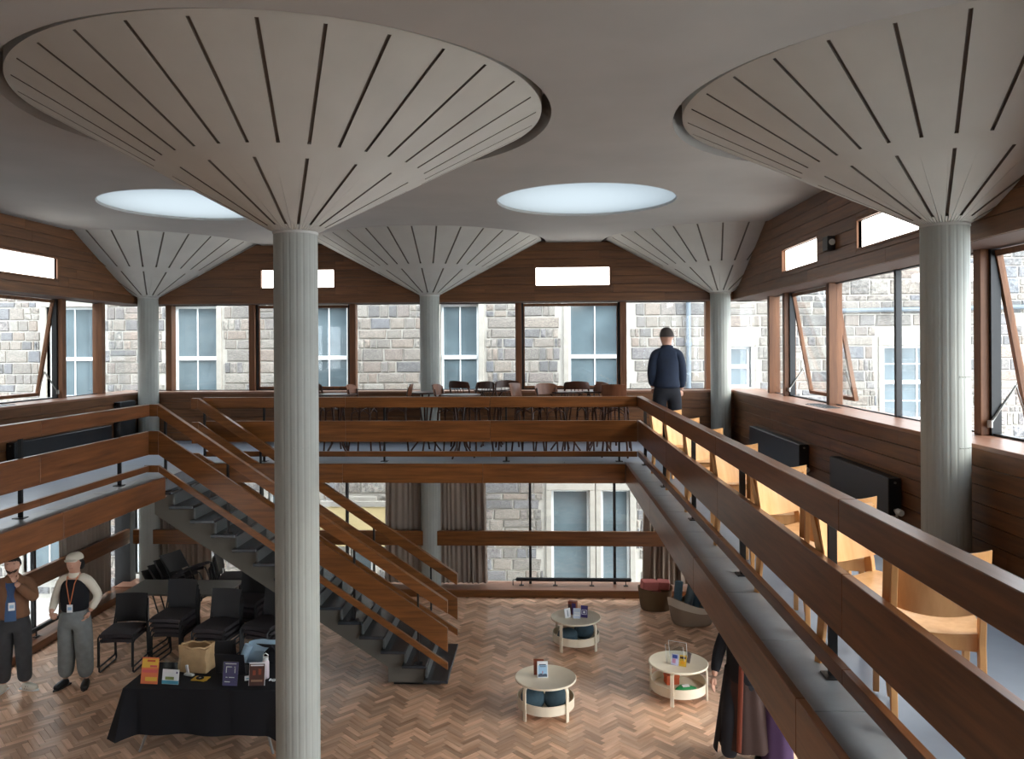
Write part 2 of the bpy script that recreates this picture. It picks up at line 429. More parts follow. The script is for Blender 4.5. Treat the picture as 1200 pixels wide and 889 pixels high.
wl = MB().box(XL - .1, XL, YF, YB, G, SILL - .03)
wall_with_holes(wl, 'y', XL - .14, XL, YF, YB, HEAD, HC + .02, LB['left'])
wl.box(GXL - .1, XL - .14, YF, GYB + .1, HEAD, HEAD + .08)
wlo = struct(wl.build('wall_left', 'wall'))
planks(wlo, 'y', (XL, 1), 4.5, YB - .02, HEAD, HC, 7, holes=[(a - .03, b + .03, c - .03, d + .03) for a, b, c, d in LB['left']])
planks(wlo, 'y', (XL, 1), 4.5, YB - .02, G, SILL - .03, 6)
wr = MB().box(XR, XR + .1, YF, YB, G, SILL - .03)
wall_with_holes(wr, 'y', XR, XR + .14, YF, YB, HEAD, HC + .02, LB['right'])
wr.box(XR + .14, GXR + .1, YF, GYB + .1, HEAD, HEAD + .08)
wro = struct(wr.build('wall_right', 'wall'))
planks(wro, 'y', (XR, -1), 1.5, YB - .02, HEAD, HC, 7, holes=[(a - .03, b + .03, c - .03, d + .03) for a, b, c, d in LB['right']])
planks(wro, 'y', (XR, -1), 1.5, YB - .02, G, SILL - .03, 6)
struct(MB().box(GXL - .1, GXR + .1, YF - .15, YF, -.2, HC + .4).build('wall_front', 'plank'))
# sills
def sill(n, x0, x1, y0, y1, mk):
    struct(MB().box(x0, x1, y0, y1, SILL - .035, SILL).build('trim_%d' % n, mk, bevel=.004))
M['sillY'] = wood('sill_wood_y', (120, 84, 66), (152, 112, 92), 'Y', .3, .05)
sill(1, GXL - .1, GXR + .1, YB - .03, GYB + .12, 'sill'); sill(2, GXL - .12, XL + .03, YF, YB - .031, 'sillY'); sill(3, XR - .03, GXR + .12, YF, YB - .031, 'sillY')
# outer skirt below the upper windows
struct(MB().box(GXL - .1, XL - .1, YF, GYB + .1, G - .1, G + .02).build('trim_4', 'wall')); struct(MB().box(XR + .1, GXR + .1, YF, GYB + .1, G - .1, G + .02).build('trim_5', 'wall'))
struct(MB().box(XL - .1, XR + .1, YB + .1, GYB + .1, G - .1, G + .02).build('trim_6', 'wall'))
# small vent grilles let into the sills
def grille(x0, x1, y0, y1, label):
    t = thing('sill_vent', label, 'vent', ((x0 + x1) / 2, (y0 + y1) / 2, SILL))
    a, b = (x1 - x0) / 2, (y1 - y0) / 2
    MB().box(-a, a, -b, b, 0, .006).build('plate', 'alu', t)
    m = MB()
    for i in range(7): yy = -b + .02 + i * (2 * b - .04) / 6; m.box(-a + .015, a - .015, yy - .006, yy + .006, .006, .011)
    m.build('slats', 'black', t)['kind'] = 'stuff'
grille(XR + .08, XR + .28, 9.75, 10.45, 'grey metal vent grille set in the right window sill')
grille(XL - .3, XL - .08, 9.6, 10.7, 'grey metal vent grille set in the left window sill at the frame edge')

# ---- upper windows
wn = [0]
def window(ax, c, a0, a1, z0, z1, frames='fixed', name=None, tilt=0, outward=1, mk='frame'):
    """one bay of glazing: a mullion at its a1 end, a pane, and where it opens a sash tilted out"""
    wn[0] += 1
    def bx(m, p, q, d0, d1, s0, s1):
        lo, hi = min(c + d0 * outward, c + d1 * outward), max(c + d0 * outward, c + d1 * outward)
        if ax == 'x': m.box(p, q, lo, hi, s0, s1)
        else: m.box(lo, hi, p, q, s0, s1)
    m = MB(); bx(m, a1 - .055, a1 + .055, -.1, .07, z0, z1)
    root = struct(m.build('window_%d' % wn[0], mk, bevel=.004))
    if frames == 'fixed':
        m = MB(); bx(m, a0 + .055, a1 - .055, -.006, .006, z0, z1); m.build('pane', 'glass', root)
        m = MB(); bx(m, a0 + .055, a1 - .055, -.015, .015, z0, z0 + .012); bx(m, a0 + .055, a1 - .055, -.015, .015, z1 - .012, z1); m.build('glazing_strip', 'black', root)
    else:
        fw_, d = .05, .05; A, B = a0 + .06, a1 - .06; H = z1 - z0 - .03
        m = MB(); fr = []
        def lb(m, p, q, h0, h1, d0, d1):
            # local hinge frame: h downwards from the head, d outwards
            pts = []
            for hh in (h0, h1):
                for dd in (d0, d1):
                    D = dd * cos(tilt) + hh * sin(tilt); Z = z1 - .015 - hh * cos(tilt) + dd * sin(tilt)
                    pts.append((D, Z))
            b = len(m.v)
            for a in (p, q):
                for (D, Z) in pts: m.v.append((a, c + D * outward, Z) if ax == 'x' else (c + D * outward, a, Z))
            m.f += [tuple(b + i for i in qd) for qd in ((0, 1, 3, 2), (4, 6, 7, 5), (0, 4, 5, 1), (2, 3, 7, 6), (0, 2, 6, 4), (1, 5, 7, 3))]
        lb(m, A, A + fw_, 0, H, 0, d); lb(m, B - fw_, B, 0, H, 0, d); lb(m, A + fw_, B - fw_, 0, fw_, 0, d); lb(m, A + fw_, B - fw_, H - fw_, H, 0, d)
        s = m.build('sash', mk, root)
        m = MB(); lb(m, A + fw_, B - fw_, fw_, H - fw_, .02, .03); m.build('pane', 'glass', s)
        m = MB(); bx(m, a0 + .055, a0 + .09, -.03, .05, z0, z1); bx(m, a1 - .09, a1 - .055, -.03, .05, z0, z1); bx(m, a0, a1, -.02, .05, z0, z0 + .02)
        m.build('jamb', 'black', root)
        if tilt:
            for a in (a0 + .1, a1 - .1):
                m = MB(); k = .62 * H
                def pt(hh): return (c + outward * hh * sin(tilt), z1 - hh * cos(tilt))
                D, Z = pt(H - .05)
                P0 = (c - .05 * outward, z0 + .1); P1 = (c + .16 * outward, z0 + .42)
                P2 = (D, Z)
                f = (lambda q, a=a: (a, q[0], q[1])) if ax == 'x' else (lambda q, a=a: (q[0], a, q[1]))
                m.tube([f(P0), f(P1)], .011, 6); m.tube([f(P1), f(P2)], .008, 6)
                m.tube([f((P0[0], P0[1] - .03)), f((P0[0], P0[1] + .03))], .022, 8)
                m.build('stay', 'steel', root)
    return root
# back wall bays (x of mullion centres)
bx_ = [-7.5, -6.79, -5.25, -3.40, -.40, 1.47, 2.98]
kinds = ['fixed', 'fixed', 'sash', 'fixed', 'sash', 'fixed']
for i in range(6): window('x', GYB, bx_[i], bx_[i + 1], SILL, HEAD, kinds[i])
m = MB().box(bx_[6] + .055, GXR - .02, GYB - .006, GYB + .006, SILL, HEAD); wn[0] += 1; struct(m.build('window_%d' % wn[0], 'glass'))
m = MB().box(GXL, bx_[0] - .055, GYB - .006, GYB + .006, SILL, HEAD); wn[0] += 1; struct(m.build('window_%d' % wn[0], 'glass'))
# left wall bays, from the back corner towards the camera
TL = R_(10)
ly = [(13.33, 12.2, 'fixed', 0), (12.2, 10.0, 'sash', TL), (10.0, 7.6, 'fixed', 0), (7.6, 5.6, 'sash', 0), (5.6, 3.2, 'fixed', 0), (3.2, 1, 'fixed', 0), (1, -1.55, 'fixed', 0)]
for b, a, k, t in ly: window('y', GXL, a, b, SILL, HEAD, k, tilt=t, outward=-1)
m = MB().box(GXL - .006, GXL + .006, 13.39, GYB - .02, SILL, HEAD); wn[0] += 1; struct(m.build('window_%d' % wn[0], 'glass'))
ry = [(13.0, 12.2, 'fixed', 0), (12.2, 10.35, 'sash', TL), (10.35, 6.86, 'fixed', 0), (6.86, 5.0, 'sash', TL), (5.0, 3.2, 'fixed', 0), (3.2, 1, 'fixed', 0), (1, -1.55, 'fixed', 0)]
for b, a, k, t in ry: window('y', GXR, a, b, SILL, HEAD, k, tilt=t, outward=1)
m = MB().box(GXR - .006, GXR + .006, 13.06, GYB - .02, SILL, HEAD); wn[0] += 1; struct(m.build('window_%d' % wn[0], 'glass'))
struct(MB().box(GXR - .03, GXR + .03, 8.54, 8.59, SILL, HEAD).build('trim_7', 'black'))

# ---- light boxes
def lightbox(wall, a0, a1, z0, z1, label):
    t = thing('wall_light', label, 'light', {'back': ((a0 + a1) / 2, YB, z0), 'left': (XL, (a0 + a1) / 2, z0), 'right': (XR, (a0 + a1) / 2, z0)}[wall],
              {'back': 0, 'left': pi / 2, 'right': -pi / 2}[wall], 'wall lights in the timber band')
    L = (a1 - a0) / 2; H = z1 - z0
    MB().box(-L, L, .035, .05, 0, H).build('diffuser', 'lamp', t)
    m = MB(); e = .028
    m.box(-L - e, L + e, -.022, .06, -e, 0).box(-L - e, L + e, -.022, .06, H, H + e).box(-L - e, -L, -.022, .06, 0, H).box(L, L + e, -.022, .06, 0, H)
    m.build('frame', 'frame', t, bevel=.003)
lightbox('back', *LB['back'][0], 'white rectangular light panel in back wall, partly behind the nearest column')
lightbox('back', *LB['back'][1], 'white rectangular light panel in back wall above the right-hand bay of stools')
lightbox('left', *LB['left'][0], 'white rectangular light panel in the left wall band')
lightbox('right', *LB['right'][0], 'white light panel in right wall, left of the small black box')
lightbox('right', *LB['right'][1], 'white light panel in right wall, right of the small black box')
t = thing('wall_speaker', 'small black square box on the right wall between two light panels', 'speaker', (XR - .02, 9.18, 5.45))
MB().box(-.09, 0, -.08, .08, -.08, .08).build('housing', 'black', t, bevel=.006)
MB().lathe([(.001, 0), (.035, 0), (.035, .008), (.001, .008)], 16).build('lens', 'white', t).matrix_local = Matrix.Translation((-.04, -.082, .01)) @ Matrix.Rotation(pi / 2, 4, 'X')

# ---- ceiling with round openings, roof plate and skylights
SKY = [(.576, 9.99), (-4.45, 9.99), (.576, 2.41), (-4.45, 2.41)]; RS = 1.118
def slab_holes(name, z0, z1, circles, m):
    cu_ = bpy.data.curves.new(name, 'CURVE'); cu_.dimensions = '2D'; cu_.fill_mode = 'BOTH'; cu_.extrude = (z1 - z0) / 2
    def poly(pts):
        s = cu_.splines.new('POLY'); s.points.add(len(pts) - 1)
        for i, p in enumerate(pts): s.points[i].co = (p[0], p[1], 0, 1)
        s.use_cyclic_u = True
    poly([(XL - .14, YF - .1), (XR + .14, YF - .1), (XR + .14, YB + .14), (XL - .14, YB + .14)])
    for (cx, cy, r) in circles:
        pts = []
        n = 128
        for i in range(n):
            a = 2 * pi * i / n; x, y = cx + r * cos(a), cy + r * sin(a)
            pts.append((min(max(x, XL - .1), XR + .1), min(max(y, YF), YB + .1)))
        q = [pts[0]]
        for p in pts[1:]:
            if abs(p[0] - q[-1][0]) + abs(p[1] - q[-1][1]) > 1e-5: q.append(p)
        poly(q)
    o = bpy.data.objects.new(name, cu_); C.objects.link(o); o.location.z = (z0 + z1) / 2
    dg = bpy.context.evaluated_depsgraph_get(); me = bpy.data.meshes.new_from_object(o.evaluated_get(dg))
    bpy.data.objects.remove(o); 
    me.transform(Matrix.Translation((0, 0, (z0 + z1) / 2))); me.name = name
    me.materials.clear(); me.materials.append(M[m])
    for p in me.polygons: p.use_smooth = False
    o = bpy.data.objects.new(name, me); C.objects.link(o); return struct(o)
RO = 2.03
slab_holes('ceiling', HC, 6.42, [(x, y, RS) for x, y in SKY] + [(x, y, RO) for x, y in COLS], 'ceil')
slab_holes('ceiling', 6.43, 6.6, [(x, y, RS) for x, y in SKY], 'ceil')
mo = bpy.data.materials.new('opal_dome'); mo.use_nodes = True; t_ = mo.node_tree; t_.nodes.clear()
o_ = t_.nodes.new('ShaderNodeOutputMaterial'); tl = t_.nodes.new('ShaderNodeBsdfTranslucent'); tl.inputs[0].default_value = (.33, .345, .35, 1)
tr = t_.nodes.new('ShaderNodeBsdfTransparent'); tr.inputs[0].default_value = (.26, .28, .29, 1); mx = t_.nodes.new('ShaderNodeMixShader'); mx.inputs[0].default_value = .12
t_.links.new(tl.outputs[0], mx.inputs[1]); t_.links.new(tr.outputs[0], mx.inputs[2]); t_.links.new(mx.outputs[0], o_.inputs[0]); M['opal'] = mo
def skylight(i, x, y):
    struct(MB().lathe([(.001, 0), (RS - .004, 0), (RS - .004, .012), (.001, .012)], 96, (x, y, HC + .03)).build('window_%d' % (100 + i), 'opal'))
for i, (x, y) in enumerate(SKY): skylight(i, x, y)

# ---- mushroom columns
RC, RIM, ZC_, ZR = .171, 1.953, 5.207, 6.15
def cone_bm():
    bm = bmesh.new(); N = 32; SW = .024
    k = (ZR - ZC_) / (RIM - RC)
    rings = [RC, .235, .90, 1.025, 1.91, RIM]
    zz = lambda r: ZC_ + (r - RC) * k
    nrm = lambda a: Vector((-k * cos(a), -k * sin(a), 1)).normalized()   # pointing up/in, into the cone
    cols = []   # per angular station, per ring
    sub = 5
    stations = []
    for s in range(N):
        a = 2 * pi * s / N
        stations.append((a, -1)); stations.append((a, 1))
        for q in range(1, sub): stations.append((a + 2 * pi / N * q / sub, 0))
    V = []
    for (a, sd) in stations:
        col = []
        for r in rings:
            aa = a + sd * min(SW / 2 / r, .35 * 2 * pi / N * .9)
            col.append((bm.verts.new((r * cos(aa), r * sin(aa), zz(r))), aa, r))
        V.append(col)
    bm.verts.ensure_lookup_table(); ns = len(stations)
    for i in range(ns):
        j = (i + 1) % ns
        slot = stations[i][1] == -1
        s_idx = int(round(stations[i][0] / (2 * pi / N)))
        for q in range(len(rings) - 1):
            a0, a1 = V[i][q][0], V[j][q][0]; b0, b1 = V[i][q + 1][0], V[j][q + 1][0]
            is_slot = slot and ((q == 3) or (q == 1 and s_idx % 2 == 0))
            if not is_slot:
                f = bm.faces.new((a0, b0, b1, a1)); f.smooth = True
            else:
                a = stations[i][0]; d = nrm(a) * .02
                lo = [bm.verts.new(v.co + d) for v in (a0, b0, b1, a1)]
                f = bm.faces.new(lo); f.material_index = 1
                src = (a0, b0, b1, a1)
                for e in range(4):
                    g = bm.faces.new((src[e], src[(e + 1) % 4], lo[(e + 1) % 4], lo[e])); g.material_index = 1 if e != 9 else 0
                    ed = bm.edges.get((src[e], src[(e + 1) % 4]))
                    if ed: ed.smooth = False
    # upstand of the rim and lid
    top = []
    for i in range(ns): 
        v = V[i][-1][0].co; top.append(bm.verts.new((v.x, v.y, 6.43)))
    for i in range(ns):
        j = (i + 1) % ns
        f = bm.faces.new((V[i][-1][0], top[i], top[j], V[j][-1][0])); f.smooth = True
        e = bm.edges.get((V[i][-1][0], V[j][-1][0])); e.smooth = False
    bm.normal_update()
    return bm
def column(x, y, label):
    t = thing('mushroom_column', label, 'column', (x, y, 0), 0)
    bm = cone_bm()
    for (co, no) in (((XL + .02, 0, 0), (-1, 0, 0)), ((XR - .02, 0, 0), (1, 0, 0)), ((0, YB - .02, 0), (0, 1, 0))):
        c = Vector(co) - Vector((x, y, 0)); c = Vector((c.x if no[0] else 0, c.y if no[1] else 0, 0))
        bmesh.ops.bisect_plane(bm, geom=list(bm.verts) + list(bm.edges) + list(bm.faces), dist=1e-5, plane_co=c, plane_no=no, clear_outer=True)
    me = bpy.data.meshes.new('capital'); bm.to_mesh(me); bm.free(); me.materials.append(M['conc']); me.materials.append(M['slot'])
    place('capital', me, None, t)
    n = 80; m = MB(); b = 0
    rr = []
    for q in range(n): rr.append(RC - (.0022 if q % 4 in (0,) else 0))
    for z in (0.0, 2.40, ZC_ + .004):
        for q in range(n): a = 2 * pi * q / n; m.v.append((rr[q] * cos(a), rr[q] * sin(a), z))
    for lv in range(2):
        for q in range(n): m.f.append((lv * n + q, lv * n + (q + 1) % n, (lv + 1) * n + (q + 1) % n, (lv + 1) * n + q))
    m.f.append(tuple(range(n - 1, -1, -1)))
    m.build('shaft', 'col', t)
    # small bolt holes / formwork marks
    m = MB()
    for z in (3.52, 4.05):
        for q in range(6):
            a = -pi / 2 + .15 + q * .14
            m.lathe([(.001, 0), (.006, 0), (.006, .003), (.001, .003)], 6)
            for v in range(24):
                vx, vy, vz = m.v[-24 + v]; m.v[-24 + v] = ((RC + .001 + vz) * cos(a) - vx * sin(a), (RC + .001 + vz) * sin(a) + vx * cos(a), z + vy)
    m.build('rivets', 'col', t)['kind'] = 'stuff'
    m = MB().lathe([(RC + .001, ZC_ - .02), (RC + .006, ZC_ - .02), (RC + .006, ZC_), (RC + .001, ZC_)], 48, closed=True); m.build('collar', 'conc', t)
    return t
column(*COLS[3], 'nearest pale grey column standing through the void, full round slotted canopy above')
column(*COLS[4], 'pale grey mushroom column on the right gallery beside the black radiator')
column(*COLS[0], 'pale grey mushroom column in the back left corner, left of the stairs')
column(*COLS[1], 'pale grey mushroom column at the back wall, middle of the far row')
column(*COLS[2], 'pale grey mushroom column in the back right corner beyond the beech chairs')
COLS_OUT = []

# ================================================================ LOWER WALLS
LYG = 13.98; LXL = -7.55; LXR = 3.7
# plinths (low benches) and glazing
pl = struct(MB().box(XL - .3, XR + .3, 13.58, LYG + .1, 0, .12).build('baseboard_back', 'rail', bevel=.004))
MB().box(XL - .3, XR + .3, 13.575, LYG + .1, .12, .135).build('plinth_top', 'sill', pl)
struct(MB().box(LXL - .1, XL + .02, YF, 13.57, 0, .12).build('baseboard_left', 'railY', bevel=.004))
struct(MB().box(XR - .02, LXR + .1, YF, 13.57, 0, .12).build('baseboard_right', 'railY', bevel=.004))
def lower_window(ax, c, a0, a1):
    wn[0] += 1
    m = MB()
    if ax == 'x': m.box(a1 - .022, a1 + .022, c - .05, c + .03, .135, 2.42)
    else: m.box(c - .03, c + .03, a1 - .022, a1 + .022, .12, 2.42)
    r = struct(m.build('window_%d' % wn[0], 'black'))
    m = MB()
    if ax == 'x': m.box(a0 + .022, a1 - .022, c - .006, c + .006, .135, 2.42)
    else: m.box(c - .006, c + .006, a0 + .022, a1 - .022, .12, 2.42)
    m.build('pane', 'glass', r)
lx = [-7.4, -5.0, -3.46, -1.85, -.206, 1.272, 3.3]
for p, q in zip(lx[:-1], lx[1:]): lower_window('x', LYG, p, q)
for p, q in zip([1.2 + i * 2.05 for i in range(6)], [3.25 + i * 2.05 for i in range(6)]): lower_window('y', LXL, p, q); lower_window('y', LXR, p, q)
# timber beams across the lower windows
struct(MB().box(XL, XR, 13.66, 13.73, .865, 1.115).build('trim_8', 'rail', bevel=.004))
struct(MB().box(XL - .16, XL - .09, 1.0, 13.73, .865, 1.115).build('trim_9', 'railY', bevel=.004))
struct(MB().box(XR + .09, XR + .16, 1.0, 13.73, .865, 1.115).build('trim_10', 'railY', bevel=.004))
# structural corners of the lower glazing
struct(MB().box(LXL - .1, XL - .17, LYG - .1, LYG + .1, 0, 2.42).build('trim_11', 'black')); struct(MB().box(XR + .3, LXR + .1, LYG - .1, LYG + .1, 0, 2.42).build('trim_12', 'black'))
# heaters on the plinth
def heater(x0, x1, y, z, ax, label):
    L = x1 - x0; t = thing('sill_heater', label, 'heater', ((x0 + x1) / 2, y, z) if ax == 'x' else (y, (x0 + x1) / 2, z), 0 if ax == 'x' else pi / 2)
    MB().box(-L / 2, L / 2, -.03, .03, .075, .135).build('heater_tube', 'black', t, bevel=.015)
    for s in (-1, -.35, .35, 1):
        MB().box(s * (L / 2 - .1) - .008, s * (L / 2 - .1) + .008, -.008, .008, .01, .08).box(s * (L / 2 - .1) - .04, s * (L / 2 - .1) + .04, -.03, .03, 0, .01).build('foot', 'black', t)
    MB().tube([(-L / 2 - .05, 0, 0), (-L / 2 - .05, 0, .1), (-L / 2, 0, .1)], .008, 6).build('pipe', 'black', t)
heater(-.46, 1.55, 13.84, .135, 'x', 'long black tubular heater on the plinth below the back windows')
heater(9.3, 12.2, -7.36, .12, 'y', 'black tubular heater under the left windows behind the woman')

# curtains
def curtain(ax, a0, a1, c, label, z0=.16, z1=2.39, amp=.05, flare=0, folds=None):
    n = folds or max(5, int((a1 - a0) / .085)); seed = random.random() * 9
    def fn(u, v):
        z = z0 + (z1 - z0) * v; sp = 1 + flare * (1 - v)
        a = (a0 + a1) / 2 + (u - .5) * (a1 - a0) * sp + .012 * sin(u * 31 + seed)
        d = amp * (.55 + .3 * sin(u * 13 + seed)) * (.8 + .3 * (1 - v)) * sin(u * n * 2 * pi + 2.2 * sin(u * 7 + seed) + .3 * v) + .012 * sin(v * 5 + u * 20)
        return (a, c + d, z) if ax == 'x' else (c + d, a, z)
    o = MB().sheet(fn, n * 8, 6, (0, .006, 0) if ax == 'x' else (.006, 0, 0)).build('curtain', 'curtain', smooth=True)
    tag(o, label, 'curtain', 'brown curtains at the lower windows')
curtain('x', -2.76, -1.0, 13.87, 'wide brown curtain drawn behind the middle back column', flare=.04)
curtain('x', 1.78, 2.5, 13.87, 'brown curtain hanging behind the wicker baskets', flare=.1)
curtain('x', -7.0, -5.9, 13.87, 'brown curtain in the back left corner behind the stacked chairs', flare=.05)
curtain('y', 11.9, 13.3, -7.42, 'brown curtain on left wall right of the woman', flare=.04)
curtain('y', 9.05, 9.95, -7.42, 'brown curtain on left wall behind the man in tan jacket', flare=.08)
curtain('y', 9.0, 13.0, 3.6, 'brown curtain along the lower right wall under the gallery', flare=.02)
t = thing('folded_cloth', 'burgundy cloth hanging in the corner behind the pale basket', 'cloth', (2.62, 12.9, .0))
def fn(u, v): return ((u - .5) * (.3 + .15 * (1 - v)) + .02 * sin(v * 9), .05 * sin(u * 20) + .02 * sin(v * 7), .25 + .75 * v)
MB().sheet(fn, 30, 8, (0, .012, 0)).build('cloth', C_('burgundy', (84, 32, 48), .9), t, smooth=True)
MB().tube([(0, .01, 1.0), (0, .01, 1.08)], .01, 6).tube([(-.2, .01, 1.08), (.2, .01, 1.08)], .012, 6).tube([(-.19, .01, 0), (-.19, .01, 1.08)], .012, 6).tube([(.19, .01, 0), (.19, .01, 1.08)], .012, 6).build('stand', 'black', t)

# ================================================================ BALUSTRADES
TOPZ, BOT = (G + .777, G + .926), None
def rail_run(t, ax, a0, a1, face, sgn, mats, posts, splits=3):
    """face = the void-side face, sgn = direction away from the void"""
    def bx(p, q, d0, d1, z0, z1):
        lo, hi = sorted((face + d0 * sgn, face + d1 * sgn)); m = MB()
        return m.box(p, q, lo, hi, z0, z1) if ax == 'x' else m.box(lo, hi, p, q, z0, z1)
    n = splits; s = (a1 - a0) / n
    for i in range(n):
        p, q = a0 + i * s, a0 + (i + 1) * s - (.002 if i < n - 1 else 0)
        bx(p, q, 0, .085, G + .777, G + .926).build('top_rail', mats, t, bevel=.004)
        bx(p, q, .012, .055, G + .287, G + .585).build('middle_board', mats, t, bevel=.003)
        bx(p, q, .012, .055, G + .075, G + .15).build('lower_board', mats, t, bevel=.003)
    for a in posts:
        m = bx(a - .012, a + .012, .055, .095, G + .006, G + .8)
        lo, hi = sorted((face + .03 * sgn, face + .13 * sgn))
        if ax == 'x': m.box(a - .05, a + .05, lo, hi, G, G + .008)
        else: m.box(lo, hi, a - .05, a + .05, G, G + .008)
        m.build('post', 'black', t)
t = thing('balustrade', 'dark timber balustrade along the right gallery edge beside the beech chairs', 'railing')
rail_run(t, 'y', VY0 - .12, 11.21 + .085, 1.35, 1, 'railY', (2.2, 3.96, 5.7, 7.5, 9.25, 10.95), 4)
t = thing('balustrade', 'three-board timber balustrade across the back gallery in front of the stools', 'railing')
rail_run(t, 'x', -4.87, 1.348, 11.21, 1, 'rail', (-4.0, -2.25, -.5, 1.1), 3)
t = thing('balustrade', 'timber balustrade along the left gallery edge above the standing woman', 'railing')
rail_run(t, 'y', VY0 - .12, 9.84, -4.96, -1, 'railY', (2.05, 3.85, 5.65, 7.45, 9.25), 4)
t = thing('balustrade', 'timber balustrade on the near gallery edge below the camera', 'railing')
rail_run(t, 'x', -4.95, 1.34, VY0 - .13, -1, 'rail', (-4.0, -2.2, -.4, 1.1), 3)
# stair flight rails
SX0, SX1 = -4.86, -1.185; SL = .6716
def stair_rail(y0, y1, label, posts, stub):
    t = thing('stair_balustrade', label, 'railing', (SX0, y0, 0))
    def bar(name, zt, zb, d0, d1):
        yy0, yy1 = d0, d1; L = SX1 - SX0
        m = MB().prism([(0, yy0, zt), (L, yy0, zt - L * SL), (L, yy0, zb - L * SL), (0, yy0, zb)], (0, yy1 - yy0, 0))
        m.build(name, 'railS', t, bevel=.003)
        m = MB().box(-stub, -.001, yy0, yy1, zb, zt); m.build(name, 'rail', t, bevel=.003)
    bar('top_rail', G + .926, G + .775, 0, .085); bar('middle_board', G + .587, G + .285, .02, .063); bar('lower_board', G + .15, G + .062, .02, .063)
    for k in posts:
        x = -4.997 + .2695 * (k - 1) + .2 - SX0; zt = G - .181 * k; zr = G + .80 - x * SL
        MB().box(x - .012, x + .012, .064, .1, zt, zr).box(x - .05, x + .05, .03, .13, zt, zt + .008).build('post', 'black', t)
M['railS'] = wood('mahogany_stair_rail', (90, 54, 27), (140, 88, 46), 'X', .30, .10)
# near flight rail turns the corner with the left gallery rail
stair_rail(9.84, 9.9, 'near timber balustrade descending the stairs from the left gallery', (1, 4, 7, 10, 13), .185)
stair_rail(11.02, 11.1, 'far timber balustrade descending the stairs below the stools', (1, 4, 7, 10, 13), .1)

# ---- stairs
st = thing('staircase', 'dark open-nosed staircase descending from left gallery to the parquet', 'staircase', (-1.1, 10.5, 0))
ox, oy = 1.1, -10.5
pts = []; zb = []
for k in range(1, 15):
    xl = -4.997 + .2695 * (k - 1); zt = G - .181 * k - .045
    pts += [(xl + .02, zt), (xl + .2695 + .02, zt)]
prof = pts + [(-1.208, .05), (-1.96, .05), (-1.96, .24), (-4.977, .24 + 3.017 * .64)]
MB().prism([(x + ox, 9.99 + oy, z) for x, z in prof], (0, .98, 0)).build('string', 'stair', st)
MB().box(-1.9 + ox, -1.3 + ox, 10.05 + oy, 10.9 + oy, 0, .05).build('foot_plinth', 'black', st)
for k in range(1, 15):
    xl = -4.997 + .2695 * (k - 1); zt = G - .181 * k
    MB().box(xl + ox, xl + .31 + ox, 9.85 + oy, 11.1 + oy, zt - .04, zt).build('tread', 'tread', st, bevel=.006)
    MB().box(xl + .02 + ox, xl + .045 + ox, 9.93 + oy, 11.0 + oy, zt, zt + .141).build('riser', 'riser', st)

# ================================================================ EXTERIOR
FY = 18.3
WIN = []   # (x0,x1,z0,z1, cols, mid rail z)
for (x0, x1) in ((-11.7, -10.5), (-8.64, -7.6), (-5.45, -4.5), (-2.32, -1.44), (.64, 1.86), (-14.6, -13.5)): WIN.append((x0, x1, 3.15, 5.3, 2, 4.07))
WIN += [(4.25, 4.78, 3.35, 4.28, 1, 3.82), (7.75, 8.95, 2.6, 4.28, 3, 3.45), (11.0, 12.2, 2.75, 4.97, 2, 3.9)]
WIN += [(.22, 1.1, -1.4, 1.0, 1, None), (1.36, 2.02, -1.4, 1.0, 1, None), (-6.4, -5.3, -1.0, 1.1, 2, .1), (-9.6, -8.5, -1.0, 1.1, 2, .1), (-12.3, -11.2, -1.0, 1.1, 2, .1), (-4.45, -3.95, -1.4, .62, 1, None)]
bd = thing('stone_building', 'pale rubble stone building with white sash windows across the lane', 'building', (0, FY, -1.6))
def blocked(x0, x1, z0, z1):
    for (a, b, c, d, *_) in WIN:
        if x1 > a - .14 and x0 < b + .14 and z1 > c - .16 and z0 < d + .24: return True
    return False
core = MB(); xs = sorted(set([-17, 15] + [v for w_ in WIN for v in w_[:2]]))
for p, q in zip(xs[:-1], xs[1:]):
    zs = [-1.6]; hs = sorted([(w_[2], w_[3]) for w_ in WIN if w_[0] <= p + 1e-6 and w_[1] >= q - 1e-6])
    lo = -1.6
    for (c, d) in hs: core.box(p, q, 0, .4, lo + 1.6, c + 1.6); lo = d
    core.box(p, q, 0, .4, lo + 1.6, 6.7 + 1.6)
core.build('wall', 'mortar', bd)
stones = []; z = -1.5; rs = random.Random(3)
while z < 6.3:
    h = rs.choice((.14, .18, .24, .3, .36, .22, .27)); x = -16.9 + rs.random() * .3
    while x < 14.6:
        L = rs.uniform(.22, .9) * (1.1 if h > .23 else .85)
        segs = [(x, z, L, h)]
        if h > .27 and rs.random() < .3: segs = [(x, z, L, h * .5), (x, z + h * .5, L, h * .5)]
        elif h > .19 and rs.random() < .15: segs = [(x, z, L * .5, h), (x + L * .5, z, L * .5, h)]
        for s in segs:
            if not blocked(s[0], s[0] + s[2], s[1], s[1] + s[3]): stones.append(s)
            else:
                for q in range(4):
                    s2 = (s[0] + s[2] * q / 4, s[1], s[2] / 4, s[3])
                    if not blocked(s2[0], s2[0] + s2[2], s2[1], s2[1] + s2[3]): stones.append(s2)
        x += L
    z += h
def svis(s):
    u, v = proj(s[0] + s[2] / 2, FY, s[1] + s[3] / 2)
    if not (0 < u < 1200): return False
    if 355 < v < 457: return True
    if 566 < v < 690 and 566 < u < 790: return True
    return False
sv = sorted([s for s in stones if svis(s)], key=lambda s: -s[2] * s[3] * (1.0))[:290]; svs = set(sv)
SM = []
